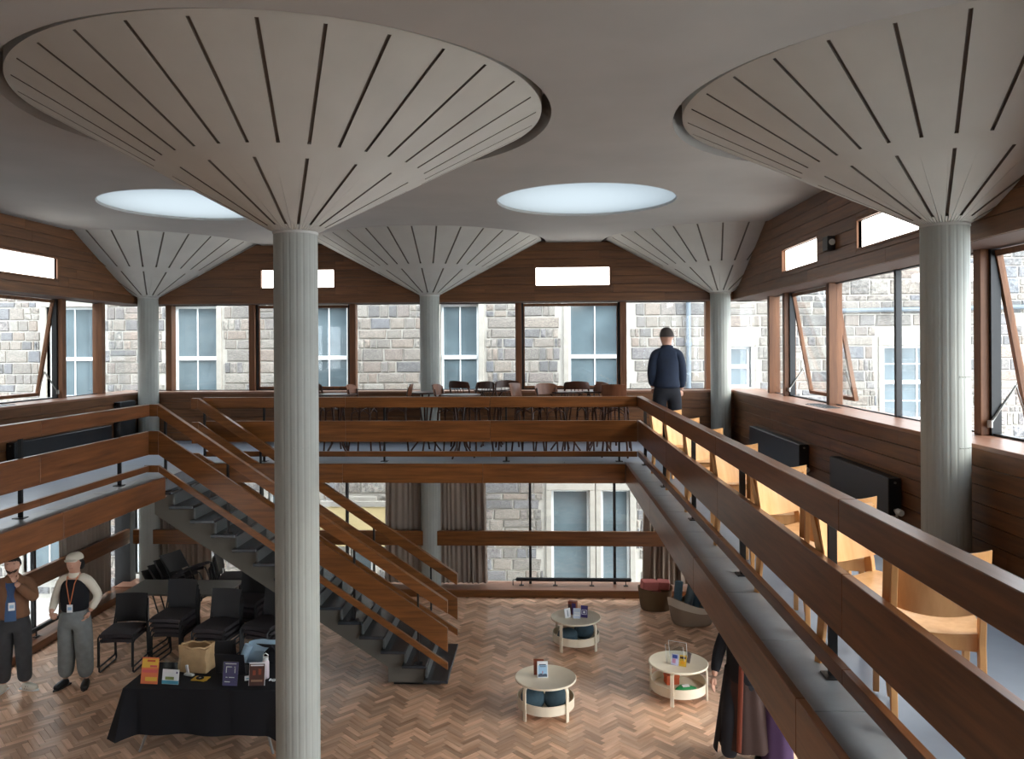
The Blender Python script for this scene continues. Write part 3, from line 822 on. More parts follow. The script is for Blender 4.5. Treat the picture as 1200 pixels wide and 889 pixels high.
for i in range(5):
    r2 = random.Random(i); m = MB(); e = .06
    j = lambda: r2.uniform(-.03, .03)
    m.v = [(-.5 + j(), 0, -.5 + j()), (.5 + j(), 0, -.5 + j()), (.5 + j(), 0, .5 + j()), (-.5 + j(), 0, .5 + j()),
           (-.46 + j(), -1, -.42 + j()), (.46 + j(), -1 + j() * 4, -.42 + j()), (.46 + j(), -1 + j() * 6, .42 + j()), (-.46 + j(), -1, .42 + j()), (j() * 4, -1.25, j() * 4)]
    m.f = [(0, 1, 5, 4), (1, 2, 6, 5), (2, 3, 7, 6), (3, 0, 4, 7), (4, 5, 8), (5, 6, 8), (6, 7, 8), (7, 4, 8)]
    me = m.mesh('stone'); me.materials.append(M['stone']); SM.append((me, m))
jt = .026
for i, s in enumerate(sv):
    o = bpy.data.objects.new('stone', SM[i % 5][0]); C.objects.link(o); o.parent = bd
    o.location = (s[0] + s[2] / 2, .0, s[1] + s[3] / 2 + 1.6); o.scale = (s[2] - jt, .03, s[3] - jt)
rest = MB()
for i, s in enumerate(stones):
    if s in svs: continue
    mm = SM[i % 5][1]; b = len(rest.v)
    for v in mm.v: rest.v.append((s[0] + s[2] / 2 + v[0] * (s[2] - jt), v[1] * .03, s[1] + s[3] / 2 + 1.6 + v[2] * (s[3] - jt)))
    rest.f += [tuple(b + q for q in f) for f in mm.f]
o = rest.build('stones', 'stone', bd); o['kind'] = 'stuff'
for (x0, x1, z0, z1, nc, mid) in WIN:
    Z = 1.6; m = MB(); e = .055
    m.box(x0, x0 + e, .12, .18, z0 + Z, z1 + Z).box(x1 - e, x1, .12, .18, z0 + Z, z1 + Z).box(x0 + e, x1 - e, .12, .18, z1 - e + Z, z1 + Z).box(x0 + e, x1 - e, .12, .18, z0 + Z, z0 + e + Z)
    if mid: m.box(x0 + e, x1 - e, .1, .18, mid - .045 + Z, mid + .045 + Z)
    f = m.build('window', 'sash', bd)
    m = MB().box(x0 + e, x1 - e, .155, .165, z0 + e + Z, z1 - e + Z); m.build('pane', 'dglass', f)
    if nc > 1:
        m = MB()
        for i in range(1, nc): xx = x0 + (x1 - x0) * i / nc; m.box(xx - .014, xx + .014, .13, .17, z0 + e + Z, z1 - e + Z)
        if nc == 3:
            for zz in ((z0 + mid) / 2, (mid + z1) / 2): m.box(x0 + e, x1 - e, .13, .17, zz - .014 + Z, zz + .014 + Z)
        m.build('glazing_bar', 'sash', f)
    MB().box(x0 - .12, x1 + .12, -.06, .14, z1 + Z, z1 + .22 + Z).build('lintel', 'dressed', bd, bevel=.01)
    MB().box(x0 - .12, x1 + .12, -.09, .14, z0 - .14 + Z, z0 + Z).build('window_sill', 'dressed', bd, bevel=.01)
    MB().box(x0 - .12, x0, -.055, .14, z0 + Z, z1 + Z).build('jamb_stone', 'dressed', bd, bevel=.008)
    MB().box(x1, x1 + .12, -.055, .14, z0 + Z, z1 + Z).build('jamb_stone', 'dressed', bd, bevel=.008)
MB().box(-5.15, -2.9, -.1, .0, 1.6 - .3, 1.6 + .62).build('render_panel', 'cream', bd)
MB().box(-5.15, -2.9, -.12, .0, 1.6 + .62, 1.6 + .74).build('string_course', 'dressed', bd)
MB().tube([(3.36, -.1, 0), (3.36, -.1, 8.2)], .055, 10).build('drainpipe', 'lead', bd, smooth=True)
for z in (2.2, 4.4, 5.9, 6.9): MB().tube([(3.36, -.1, z), (3.36, -.1, z + .08)], .075, 10).build('pipe_bracket', 'lead', bd)
MB().tube([(6.6, -.1, 5.42 + 1.6 - .35), (13.5, -.1, 5.42 + 1.6 - .25)], .05, 8).build('gutter_pipe', 'lead', bd, smooth=True)
b2 = thing('stone_building', 'unseen rubble stone building added beyond the left windows to block daylight', 'building', (-13.2, 3, -1.6))  # out-of-frame facade, added to cut skylight from the left side
MB().box(-.4, 0, -16, 12.2, 0, 12).build('wall', 'mortar', b2)
m = MB(); z = .05; r4 = random.Random(8)
while z < 11.8:
    h = r4.choice((.22, .28, .34)); y = -16 + r4.random() * .3
    while y < 12:
        L = min(r4.uniform(.35, .9), 12.2 - y); q = r4.uniform(.03, .06)
        b = len(m.v); m.v += [(0, y + .01, z + .01), (0, y + L - .01, z + .01), (0, y + L - .01, z + h - .01), (0, y + .01, z + h - .01), (q, y + .03, z + .03), (q, y + L - .03, z + .03), (q, y + L - .03, z + h - .03), (q, y + .03, z + h - .03)]
        m.f += [tuple(b + i for i in f) for f in ((0, 1, 5, 4), (1, 2, 6, 5), (2, 3, 7, 6), (3, 0, 4, 7), (4, 5, 6, 7))]; y += L
    z += h
m.build('stones', 'stone', b2)['kind'] = 'stuff'
struct(MB().box(-30, 30, -20, FY + .5, -1.75, -1.6).build('ground', 'pave'))

# ================================================================ RADIATORS
def radiator(x, y0, y1, z0, z1, side, label):
    t = thing('radiator', label, 'radiator', (x, (y0 + y1) / 2, z0)); L = (y1 - y0) / 2; H = z1 - z0; s = side
    d = sorted((0, .12 * s))
    MB().box(d[0], d[1], -L, L, 0, H).build('casing', 'rad', t, bevel=.006)
    m = MB()
    for i in range(int(2 * L / .05)):
        yy = -L + .04 + i * .05
        if yy < L - .03: m.box(d[0] + .02, d[1] - .02, yy, yy + .03, H, H + .004)
    m.build('top_grille', 'black', t)['kind'] = 'stuff'
    xm = .06 * s
    MB().tube([(xm, -L - .005, .05), (xm, -L - .04, .05)], .016, 8).tube([(xm, -L - .04, .06), (xm, -L - .04, -.02)], .012, 8).build('valve_pipe', 'steel', t)
    MB().tube([(xm, -L - .045, .05), (xm, -L - .06, .05), (xm, -L - .13, .05), (xm, -L - .14, .05)], [.022, .03, .03, .024], 12).build('thermostat_head', 'white', t, smooth=True)
    MB().tube([(xm, -L - .004, H - .04), (xm, -L - .012, H - .04)], .012, 8).build('bleed_plug', 'steel', t)
    for yy in (-L + .3, L - .3):
        MB().box(*((.119, .128) if s > 0 else (-.128, -.119)), yy - .02, yy + .02, .05, H - .05).build('bracket', 'black', t)
radiator(XR - .03 - .12 + .0, 7.47, 8.96, G + .05, G + .395, 1, 'black radiator on right wall directly left of the near right column')
radiator(XR - .03 - .12, 10.0, 12.36, G + .05, G + .395, 1, 'longer black radiator on right wall nearer the back corner')
radiator(XL + .15, 10.32, 12.73, G + .06, G + .38, -1, 'black radiator on the left parapet wall behind the balustrade')
radiator(XL + .15, 13.0, 13.5, G + .06, G + .74, -1, 'tall narrow black radiator beside the back left column')

# ================================================================ BEECH CHAIRS
def beech_chair(label):
    """faces local -y ; origin on the floor under the seat centre"""
    t = thing('beech_chair', label, 'chair')
    sw, sd, sh = .20, .20, .445
    def seatf(u, v):
        x = (u - .5) * 2 * sw; y = -sd + v * 2 * sd
        z = sh - .016 * (1 - (x / sw) ** 2) * (1 if v > .15 else v / .15) - (.018 * (1 - v / .18) if v < .18 else 0)
        return (x * (1 - .10 * v), y, z)
    MB().sheet(seatf, 12, 10, (0, 0, -.013)).build('seat', 'beech', t, smooth=True)
    def backf(u, v):
        x = (u - .5) * 2 * .20; z = .535 + v * .24
        y = sd - .02 + .055 * (1 - (x / .20) ** 2) + (z - .45) * .22 - .035
        zz = z + (.018 * (abs(x) / .20) ** 2.2 if v > .5 else -.03 * (1 - (x / .20) ** 2)) * abs(v - .5) * 2
        return (x, y, zz)
    MB().sheet(backf, 14, 6, (0, .012, 0)).build('backrest', 'beech', t, smooth=True)
    for s in (-1, 1):
        m = MB(); x = s * .165
        pts = [(.0 + .055, 0), (-.01, .42), (.085, .79)]
        m.v = []; secs = [(sd + .045, 0, .020), (sd + .0, .40, .024), (sd + .012, .50, .024), (sd + .078, .755, .014)]
        for (y, z, hw) in secs:
            m.v += [(x - .013, y - hw, z), (x + .013, y - hw, z), (x + .013, y + hw, z), (x - .013, y + hw, z)]
        for i in range(3):
            for q in range(4): m.f.append((i * 4 + q, i * 4 + (q + 1) % 4, i * 4 + 4 + (q + 1) % 4, i * 4 + 4 + q))
        m.f += [(0, 3, 2, 1), (12, 13, 14, 15)]
        m.build('leg', 'beech', t, bevel=.002)
        m = MB(); x = s * .185; secs = [(-sd + .0, 0, .014), (-sd + .045, .425, .024)]
        for (y, z, hw) in secs: m.v += [(x - .013, y - hw, z), (x + .013, y - hw, z), (x + .013, y + hw, z), (x - .013, y + hw, z)]
        for q in range(4): m.f.append((q, (q + 1) % 4, 4 + (q + 1) % 4, 4 + q))
        m.f += [(0, 3, 2, 1), (4, 5, 6, 7)]
        m.build('leg', 'beech', t, bevel=.002)
        MB().box(s * .172 - .011, s * .172 + .011, -sd + .06, sd - .02, .365, .428).build('apron', 'beech', t, bevel=.002)
    MB().box(-.165, .165, -sd + .035, -sd + .055, .365, .425).build('apron', 'beech', t, bevel=.002)
    MB().box(-.152, .152, sd - .02, sd + .0, .365, .428).build('apron', 'beech', t, bevel=.002)
    ALLCH[t.name] = list(t.children)
    return t
bc0 = beech_chair(''); first = [True]
def put_beech(x, y, rz, label):
    global bc0
    if first[0]:
        first[0] = False; bc0.location = (x, y, G); bc0.rotation_euler = (0, 0, rz); bc0['label'] = label; bc0['group'] = 'beech chairs along the right gallery'
    else: dup(bc0, (x, y, G), rz, label, 'beech chairs along the right gallery')
# away-facing: local -y -> +y (rz = pi); facing camera: rz ~ 0
ordn = ['nearest', 'second', 'third', 'fourth', 'fifth', 'sixth', 'seventh']
NY = [(3.36, 0)]; 
put_beech(1.69, 3.56, pi - R_(16), 'beech plywood chair nearest the camera, its back turned to us')
pairs = [4.22, 5.38, 6.62, 7.92, 9.12, 10.3]
names = ['first', 'second', 'third', 'fourth', 'fifth', 'sixth']
for i, y in enumerate(pairs):
    put_beech(1.68, y - .22, R_(28), 'beech chair facing the camera in the %s back-to-back pair beyond the nearest chair' % names[i])
    put_beech(1.70, y + .50, pi - R_(12), 'beech chair facing away in the %s back-to-back pair beyond the nearest chair' % names[i])

# ================================================================ BAR STOOLS AND HIGH TABLES (back gallery)
def bar_stool(kind):
    t = thing('bar_stool', '', 'stool')
    MB().lathe([(.001, .735), (.17, .735), (.19, .745), (.19, .76), (.17, .768), (.10, .76), (.001, .758)], 20).build('seat', 'bent', t, smooth=True)
    for sx in (-1, 1):
        for sy in (-1, 1):
            if sy > 0 and kind == 'hoop': continue
            MB().tube([(sx * .14, sy * .13, .74), (sx * .155, sy * .15, .45), (sx * .19, sy * .19, 0)], .014, 8).build('leg', 'bent', t, smooth=True)
    n = 20
    MB().tube([(.205 * cos(2 * pi * i / n), .205 * sin(2 * pi * i / n), .24) for i in range(n)], .010, 6, closed=True).build('foot_ring', 'bent', t, smooth=True)
    for a in range(4):
        ang = pi / 2 * a; ca, sa = cos(ang), sin(ang)
        pth = [(.15, -.155, .5), (.155, -.13, .64), (.155, 0, .71), (.155, .13, .64), (.15, .155, .5)]
        MB().tube([(ca * p[0] - sa * p[1], sa * p[0] + ca * p[1], p[2]) for p in pth], .009, 6).build('arch_brace', 'bent', t, smooth=True)
    if kind == 'hoop':
        for sx in (-1, 1):
            MB().tube([(sx * .19, .19, 0), (sx * .155, .15, .45), (sx * .16, .15, .75), (sx * .19, .20, .93), (sx * .17, .235, 1.04)], .014, 8).build('leg', 'bent', t, smooth=True)
        MB().sheet(lambda u, v: ((u - .5) * .42 * (1 - .12 * v * v), .20 + .075 * (1 - (2 * u - 1) ** 2) + v * .02, .97 + .10 * v + .02 * (1 - (2 * u - 1) ** 2) * v), 12, 4, (0, .014, 0)).build('backrest', 'bent', t, smooth=True)
        for x in (-.08, -.027, .027, .08): MB().tube([(x, .15, .76), (x * 1.1, .24, .98)], .006, 6).build('spindle', 'bent', t)
    elif kind == 'board':
        MB().sheet(lambda u, v: ((u - .5) * .36, .165 + .05 * (1 - (2 * u - 1) ** 2) + v * .055, .78 + .29 * v + .012 * (1 - (2 * u - 1) ** 2) * v), 12, 5, (0, .012, 0)).build('backrest', 'bent2', t, smooth=True)
    else:
        MB().sheet(lambda u, v: ((u - .5) * .38, .17 + .06 * (1 - (2 * u - 1) ** 2) + v * .03, .90 + .17 * v * (1 - .25 * (2 * u - 1) ** 4)), 12, 4, (0, .012, 0)).build('backrest', 'bent2', t, smooth=True)
        for sx in (-1, 1): MB().tube([(sx * .14, .15, .75), (sx * .16, .19, 1.0)], .012, 8).build('back_post', 'bent', t, smooth=True)
    ALLCH[t.name] = list(t.children)
    return t
protos = {}
def stool(kind, x, y, deg, label):
    g = 'bar stools on the back gallery'
    if kind not in protos:
        t = bar_stool(kind); protos[kind] = t; t.location = (x, y, G); t.rotation_euler = (0, 0, R_(deg)); t['label'] = label; t['group'] = g
    else: dup(protos[kind], (x, y, G), R_(deg), label, g)
stool('curve', -2.70, 12.0, 80, 'bentwood bar stool facing left, the leftmost whose back clears the rail')
stool('curve', -2.24, 12.15, -80, 'bentwood bar stool facing right, just left of the middle back column')
stool('curve', -1.38, 12.0, 75, 'bentwood bar stool facing left, just right of the middle back column')
stool('hoop', -1.22, 13.0, 150, 'dark hoop-backed bar stool near the window right of the middle column')
stool('hoop', -1.02, 12.35, -40, 'dark hoop-backed bar stool in front of the window-side one by the middle column')
stool('hoop', -.52, 12.7, 10, 'hoop-backed stool against the timber window post between stone bays')
stool('board', -.20, 12.0, 65, 'reddish board-backed stool just right of the timber window post')
stool('curve', .16, 12.05, 25, 'brown curved-back stool showing sheen, centre of the right-hand stool group')
stool('hoop', .56, 12.75, 180, 'wide dark hoop-backed stool in front of the white sash window')
stool('curve', 1.16, 12.85, 120, 'low dark stool back left of the end stool near the man')
stool('board', 1.12, 11.82, 165, 'square board-backed stool at the balustrade corner, nearest the man')
stool('hoop', -3.3, 12.4, 120, 'dark bar stool by the near grey column, mostly behind the balustrade')
stool('curve', .75, 12.15, -60, 'bentwood stool low behind the rail below the white sash window')
def high_table(first_, x, y, deg, label):
    g = 'high tables on the back gallery'
    if first_ is None:
        t = thing('high_table', label, 'table', (x, y, G), R_(deg), g)
        MB().lathe([(.001, .905), (.28, .905), (.30, .915), (.30, .93), (.001, .935)], 28).build('table_top', 'bent', t, smooth=True)
        for a in range(4):
            an = pi / 2 * a + pi / 4; c, s_ = cos(an), sin(an)
            MB().tube([(.25 * c, .25 * s_, .90), (.10 * c, .10 * s_, .72), (.055 * c, .055 * s_, .40), (.12 * c, .12 * s_, .16), (.24 * c, .24 * s_, 0)], .014, 8).build('leg', 'bent', t, smooth=True)
        MB().lathe([(.07, .38), (.08, .38), (.08, .42), (.07, .42)], 16, closed=True).build('collar', 'bent', t)
        ALLCH[t.name] = list(t.children)
        return t
    return dup(first_, (x, y, G), R_(deg), label, g)
ht = high_table(None, -3.12, 12.0, 10, 'round dark high table left of the leftmost visible stool')
high_table(ht, -1.82, 12.45, 40, 'round dark high table directly in front of the middle back column')
high_table(ht, -.82, 13.1, 0, 'round dark high table close to window left of the timber post')
high_table(ht, .38, 12.5, 30, 'round dark high table among the right-hand stools below the sash window')
high_table(ht, .92, 12.6, 0, 'round dark high table left of the square-backed end stool')
high_table(ht, -1.2, 11.75, 20, 'round dark high table nearest the balustrade right of the middle column')

# ================================================================ ROUND TRAY TABLES
def tray_table(label, x, y, rz):
    t = thing('tray_table', label, 'table', (x, y, 0), rz, 'round tray tables on the parquet')
    MB().lathe([(.001, .395), (.35, .395), (.36, .40), (.36, .415), (.352, .42), (.345, .415), (.001, .415)], 48).build('table_top', 'birch', t, smooth=True)
    MB().lathe([(.001, .095), (.335, .095), (.335, .205), (.325, .205), (.325, .107), (.001, .107)], 48).build('tray', 'birch', t, smooth=True)
    for a in range(4):
        an = R_(-45 + 90 * a); m = MB(); c, s_ = cos(an), sin(an)
        pr = [(.345, 0), (.345, .34), (.338, .372), (.315, .394), (.24, .395), (.24, .380), (.308, .379), (.322, .365), (.329, .34), (.329, 0)]
        pr = [(r + .01, z) for r, z in pr]
        m.prism([(r * c + .022 * s_, r * s_ - .022 * c, z) for r, z in pr], (-.044 * s_, .044 * c, 0))
        m.build('leg', 'birch', t, bevel=.002)
    return t
tray_table('nearest round birch tray table with teal cushions in its tray', .035, 9.33, 0)
tray_table('round birch tray table nearest the back windows', .48, 11.42, R_(6))
tray_table('round birch tray table with orange box and green bag, rightmost', 1.666, 9.82, R_(23))
def pouf(x, y, z, rx, rz_, tilt, label):
    m = MB(); m.lathe([(.001, -.075), (rx * .6, -.075), (rx * .92, -.045), (rx, 0), (rx * .92, .045), (rx * .6, .075), (.001, .08)], 20)
    o = m.build('cushion', 'blueg', smooth=True); o.location = (x, y, z); o.rotation_euler = tilt
    tag(o, label, 'cushion', 'teal cushions in the trays')
pouf(-.115, 9.25, .205, .145, 0, (R_(38), R_(14), 0), 'teal round cushion on the left in the nearest tray table')
pouf(.155, 9.25, .205, .145, 0, (R_(38), R_(-12), 0), 'teal round cushion on the right in the nearest tray table')
pouf(.36, 11.31, .185, .15, 0, (R_(8), 0, 0), 'flat teal cushion in the tray of the table nearest the windows')
pouf(.60, 11.47, .215, .145, 0, (R_(40), R_(-14), 0), 'upright dark teal cushion in the tray of the far table')
t = thing('storage_box', 'orange cardboard box in the tray of the rightmost round table', 'box', (1.60, 9.93, .107), R_(12))
MB().box(-.08, .08, -.06, .06, 0, .10).build('box_body', C_('orange_card', (196, 88, 48), .7), t, bevel=.004); MB().box(-.084, .084, -.064, .064, .085, .115).build('lid', C_('orange_lid', (206, 100, 56), .7), t, bevel=.003)
t = thing('carrier_bag', 'crumpled green bag with white print lying in the rightmost tray', 'bag', (1.73, 9.70, .107), R_(8))
def fn(u, v):
    a = u * 2 * pi; r = .135 * (1 - .15 * sin(3 * a)) ; q = sin(v * pi / 2)
    return (cos(a) * r * (1 - v ** 2) ** .5, sin(a) * r * .6 * (1 - v ** 2) ** .5, .065 * q + .008 * sin(a * 5 + v * 6) * (1 - v) + .001)
MB().sheet(fn, 28, 7).build('bag_body', C_('green_bag', (26, 140, 78), .45), t, smooth=True)
MB().obox((0, -.015, .074), (.09, .05, .002), (R_(12), 0, R_(8))).obox((.02, -.02, .078), (.02, .02, .002), (R_(12), 0, 0)).build('white_print', 'paper', t)

def card(name, x, y, z, w_, h, colour, rz, lean, label, cat, marks=(), parent=None, th_=.003, group=None):
    """an upright card leaning back; marks: (cx, cz, w, h, colour) on its front"""
    t = thing(name, label, cat, (x, y, z), rz, group)
    q = MB().box(-w_ / 2, w_ / 2, 0, th_, 0, h).build('sheet', colour, t); q.rotation_euler = (-lean, 0, 0)
    for i, (cx, cz, mw, mh, mc) in enumerate(marks):
        k = MB().box(cx - mw / 2, cx + mw / 2, -.0012 - .0003 * i, -.0002, cz - mh / 2, cz + mh / 2).build('print', mc, t); k.rotation_euler = (-lean, 0, 0)
    return t
purple = C_('purple_ink', (58, 44, 104), .5); blue_l = C_('pale_blue_ink', (150, 186, 214), .5); orange_i = C_('orange_ink', (214, 110, 66), .5)
yellow_i = C_('yellow_ink', (220, 176, 60), .5); teal_i = C_('teal_ink', (70, 150, 176), .5); pink_i = C_('pink_ink', (196, 140, 170), .5); dk_i = C_('slate_ink', (62, 74, 92), .5)
rust = C_('rust_ink', (140, 72, 48), .5); brown_i = C_('brown_ink', (78, 50, 44), .5); grn_i = C_('olive_ink', (120, 134, 70), .5)
bracket = [(-.025, .115, .03, .006, 'paper'), (.028, .115, .018, .006, 'paper'), (-.037, .095, .006, .045, 'paper'), (.037, .10, .006, .035, 'paper'), (-.03, .05, .02, .006, 'paper'), (.02, .05, .036, .006, 'paper'), (.037, .065, .006, .03, 'paper')]
# leaflets on the nearest round table
card('leaflet', .0, 9.29, .42, .125, .185, 'paper', R_(4), R_(8), 'blue and white leaflet standing on the nearest round table', 'leaflet',
     [(0, .09, .105, .10, blue_l), (0, .145, .08, .014, dk_i), (.003, .125, .07, .008, dk_i), (0, .06, .008, .03, C_('red_ink', (170, 50, 60), .5)), (0, .025, .105, .03, dk_i), (-.02, .042, .03, .012, dk_i), (.03, .04, .03, .008, dk_i)])
card('leaflet', -.045, 9.36, .42, .12, .20, rust, R_(-6), R_(-6), 'reddish leaflet standing behind the blue one on the nearest round table', 'leaflet')
t = thing('leaflet_holder', 'clear acrylic leaflet holder on the nearest round table', 'holder', (.0, 9.33, .42), R_(2))
MB().box(-.065, .065, -.005, -.002, 0, .17).build('front_sheet', 'clear', t); MB().box(-.065, .065, .045, .048, 0, .17).build('back_sheet', 'clear', t); MB().box(-.065, .065, -.005, .05, 0, .003).build('base', 'clear', t)
# leaflets on the far round table
t = thing('leaflet_box', 'brown and purple box standing on the far round table', 'box', (.44, 11.52, .42), R_(-20))
MB().box(-.06, .06, -.04, .04, 0, .19).build('box_body', rust, t, bevel=.002); MB().box(.0, .058, -.0415, -.040, .01, .17).build('print', purple, t); MB().box(-.055, -.005, -.0415, -.040, .02, .15).build('print', brown_i, t)
card('leaflet', .37, 11.36, .42, .10, .13, 'paper', R_(30), R_(14), 'white folded leaflet, left one on the far round table', 'leaflet', [(0, .06, .012, .09, dk_i)])
card('leaflet', .49, 11.33, .42, .105, .14, C_('pale_card', (196, 208, 224), .5), R_(-8), R_(12), 'pale blue leaflet in the middle of the far round table', 'leaflet', [(0, .08, .08, .02, 'paper'), (0, .045, .08, .02, 'paper')])
card('leaflet', .595, 11.37, .42, .10, .165, purple, R_(-14), R_(12), 'purple leaflet with white square emblem on the far round table', 'leaflet', [(0, .105, .07, .006, 'paper'), (0, .045, .07, .006, 'paper'), (-.034, .075, .006, .06, 'paper'), (.034, .075, .006, .06, 'paper'), (0, .075, .03, .03, 'paper')])
# clear tent stand on the right table
t = thing('leaflet_stand', 'clear tent-shaped leaflet stand on the rightmost round table', 'holder', (1.65, 9.80, .42), R_(-24))
for s in (-1, 1):
    q = MB().box(-.11, .11, 0, .003, 0, .26).build('panel', 'clear', t); q.location = (0, s * .075, 0); q.rotation_euler = (R_(-16) * -s * -1 if s < 0 else R_(16), 0, 0)
    for xx in (-.11, .11):
        k = MB().tube([(xx, 0, 0), (xx, 0, .26)], .0025, 5).build('edge', 'white', t); k.location = q.location; k.rotation_euler = q.rotation_euler
MB().tube([(-.11, 0, .25), (.11, 0, .25)], .0025, 5).build('ridge', 'white', t)
card('leaflet', 1.60, 9.70, .42, .085, .13, C_('lilac_card', (196, 196, 226), .5), R_(-24), R_(16), 'lilac and blue leaflet in the clear stand, left one', 'leaflet', [(0, .10, .06, .04, C_('cobalt_ink', (70, 90, 170), .5)), (-.01, .05, .04, .05, pink_i)])
card('leaflet', 1.69, 9.665, .42, .085, .13, yellow_i, R_(-24), R_(16), 'yellow leaflet in the clear stand, right one', 'leaflet', [(0, .10, .07, .025, brown_i), (0, .045, .05, .04, C_('amber_ink', (226, 160, 36), .5))])
card('leaflet', 1.77, 9.79, .42, .08, .12, C_('mauve_card', (150, 136, 140), .5), R_(-60), R_(16), 'grey-mauve leaflet on the side of the clear stand', 'leaflet')

# ================================================================ BASKETS
def basket(x, y, rx, ry, h0, h1, mk, rim, label, rz=0):
    t = thing('woven_basket', label, 'basket', (x, y, 0), rz)
    def f(u, v, k=1.0):
        a = u * 2 * pi; b = .82 + .18 * v ** .7; sq = (abs(cos(a)) ** 4 + abs(sin(a)) ** 4) ** -.12
        H = h0 + (h1 - h0) * (sin(a * 2 + .6) * .5 + .5)
        return (cos(a) * rx * b * sq * k, sin(a) * ry * b * sq * k, .006 + v * H)
    MB().sheet(lambda u, v: f(u, v * (.68 if rim else 1)), 48, 8).build('basket_body', mk, t, smooth=True)
    if rim: MB().sheet(lambda u, v: f(u, .68 + .32 * v, 1.012), 48, 4).build('basket_rim_band', rim, t, smooth=True)
    MB().sheet(lambda u, v: f(u, v, .95), 48, 8).build('lining', mk, t, smooth=True)
    MB().lathe([(.001, .01), (.8, .01)], 32).build('basket_base', mk, t).scale = (rx * .95, ry * .95, 1)
    return t
m_, n_t, p_ = newmat('wicker'); tc = n_t.nodes.new('ShaderNodeTexCoord'); wv = n_t.nodes.new('ShaderNodeTexWave'); wv.bands_direction = 'Z'; wv.inputs['Scale'].default_value = 28; wv.inputs['Distortion'].default_value = 2
n_t.links.new(tc.outputs['Object'], wv.inputs['Vector']); rp = n_t.nodes.new('ShaderNodeValToRGB'); rp.color_ramp.elements[0].color = lin((112, 86, 60)); rp.color_ramp.elements[1].color = lin((156, 124, 88))
n_t.links.new(wv.outputs['Fac'], rp.inputs[0]); n_t.links.new(rp.outputs[0], p_.inputs['Base Color']); bp = n_t.nodes.new('ShaderNodeBump'); bp.inputs['Distance'].default_value = .01
n_t.links.new(wv.outputs['Fac'], bp.inputs['Height']); n_t.links.new(bp.outputs[0], p_.inputs['Normal']); p_.inputs['Roughness'].default_value = .9; M['wicker'] = m_
basket(1.85, 13.08, .28, .24, .33, .36, 'wicker', None, 'brown woven basket holding pink blocks, left of the pale basket')
for i, (x, y, z, rz_, lb) in enumerate(((1.74, 13.02, .33, .2, 'larger pink foam block, left one in the brown basket'), (1.97, 13.05, .34, -.1, 'smaller pink foam block, right one in the brown basket'), (1.86, 13.12, .2, .1, 'pink foam block buried between the other two in the brown basket'))):
    o = MB().box(-.13 + .03 * i, .13 - .03 * i, -.08, .08, 0, .15 - .02 * i).build('foam_block', C_('pink_foam', (196, 112, 104), .9), bevel=.01); o.location = (x, y, z); o.rotation_euler = (.1, .05, rz_)
    tag(o, lb, 'foam block', 'pink foam blocks')
basket(2.32, 12.45, .36, .30, .29, .42, C_('jute', (136, 118, 100), .95), C_('pale_canvas', (196, 184, 168), .95), 'pale two-tone woven basket holding rolled mats', .1)
for i, (x, y, ax_, lb) in enumerate(((2.14, 12.5, .10, 'leftmost'), (2.26, 12.42, .22, 'second from the left'), (2.38, 12.5, .3, 'third from the left'), (2.50, 12.44, .38, 'rightmost'))):
    m = MB().lathe([(.012, 0), (.062, 0), (.065, .01), (.065, .57), (.062, .58), (.012, .58), (.012, .01)], 18)
    o = m.build('rolled_mat', C_('mat_teal', (70, 96, 110), .85) if i % 2 == 0 else C_('mat_slate', (84, 98, 104), .85), smooth=True); o.location = (x - .05, y, .03); o.rotation_euler = (-.08, ax_, 0)
    tag(o, 'blue-grey rolled mat, %s in the pale basket' % lb, 'rolled mat', 'rolled mats')

# ================================================================ STACKING CHAIRS
def stack_chair():
    t = thing('stacking_chair', '', 'chair')
    w2 = .215
    MB().sheet(lambda u, v: ((u - .5) * .43, -.21 + .42 * v, .455 + .012 * sin(pi * u) - (.02 * (1 - v / .15) if v < .15 else 0)), 10, 8, (0, 0, -.045)).build('seat', 'chairfab', t, smooth=True)
    MB().sheet(lambda u, v: ((u - .5) * (.40 + .03 * v), .20 + .035 * (1 - (2 * u - 1) ** 2) + .06 * v, .53 + .31 * v), 10, 6, (0, .014, 0)).build('backrest', 'chairback', t, smooth=True)
    for s in (-1, 1):
        x = s * .222
        MB().tube([(x, -.19, .43), (x, -.24, .40), (x, -.245, .03), (x, -.22, .012), (x, .22, .012), (x, .245, .04), (x, .21, .43), (x * .92, .235, .60), (x * .92, .27, .80)], .012, 6).build('side_frame', 'black', t, smooth=True)
    MB().tube([(-.22, -.16, .42), (.22, -.16, .42)], .01, 6).build('cross_bar', 'black', t); MB().tube([(-.22, .17, .42), (.22, .17, .42)], .01, 6).build('cross_bar', 'black', t)
    ALLCH[t.name] = list(t.children)
    return t
scp = [None]
def sstack(x, y, rz, n, names, z0=0, dz=.075, dy=.03):
    for k in range(n):
        loc = (x + sin(rz) * 0 + dy * k * sin(rz), y - dy * k * cos(rz), z0 + dz * k)
        lb = names if n == 1 else '%s, %s' % (names, ('bottom chair of its stack', 'second from the bottom', 'third from the bottom', 'top chair of its stack')[k if k < n - 1 else 3])
        if scp[0] is None:
            scp[0] = stack_chair(); scp[0].location = loc; scp[0].rotation_euler = (0, 0, rz); scp[0]['label'] = lb; scp[0]['group'] = 'charcoal stacking chairs by the stairs'
        else: dup(scp[0], loc, rz, lb, 'charcoal stacking chairs by the stairs')
sstack(-5.66, 10.50, R_(4), 2, 'charcoal stacking chair in the leftmost stack beside the woman')
sstack(-5.04, 10.72, R_(-4), 4, 'charcoal stacking chair in the tall stack second from left')
sstack(-4.36, 10.52, R_(-8), 3, 'charcoal stacking chair in the third stack behind the paper bag')
sstack(-3.72, 10.62, R_(-20), 3, 'charcoal stacking chair in the stack beside the near grey column')
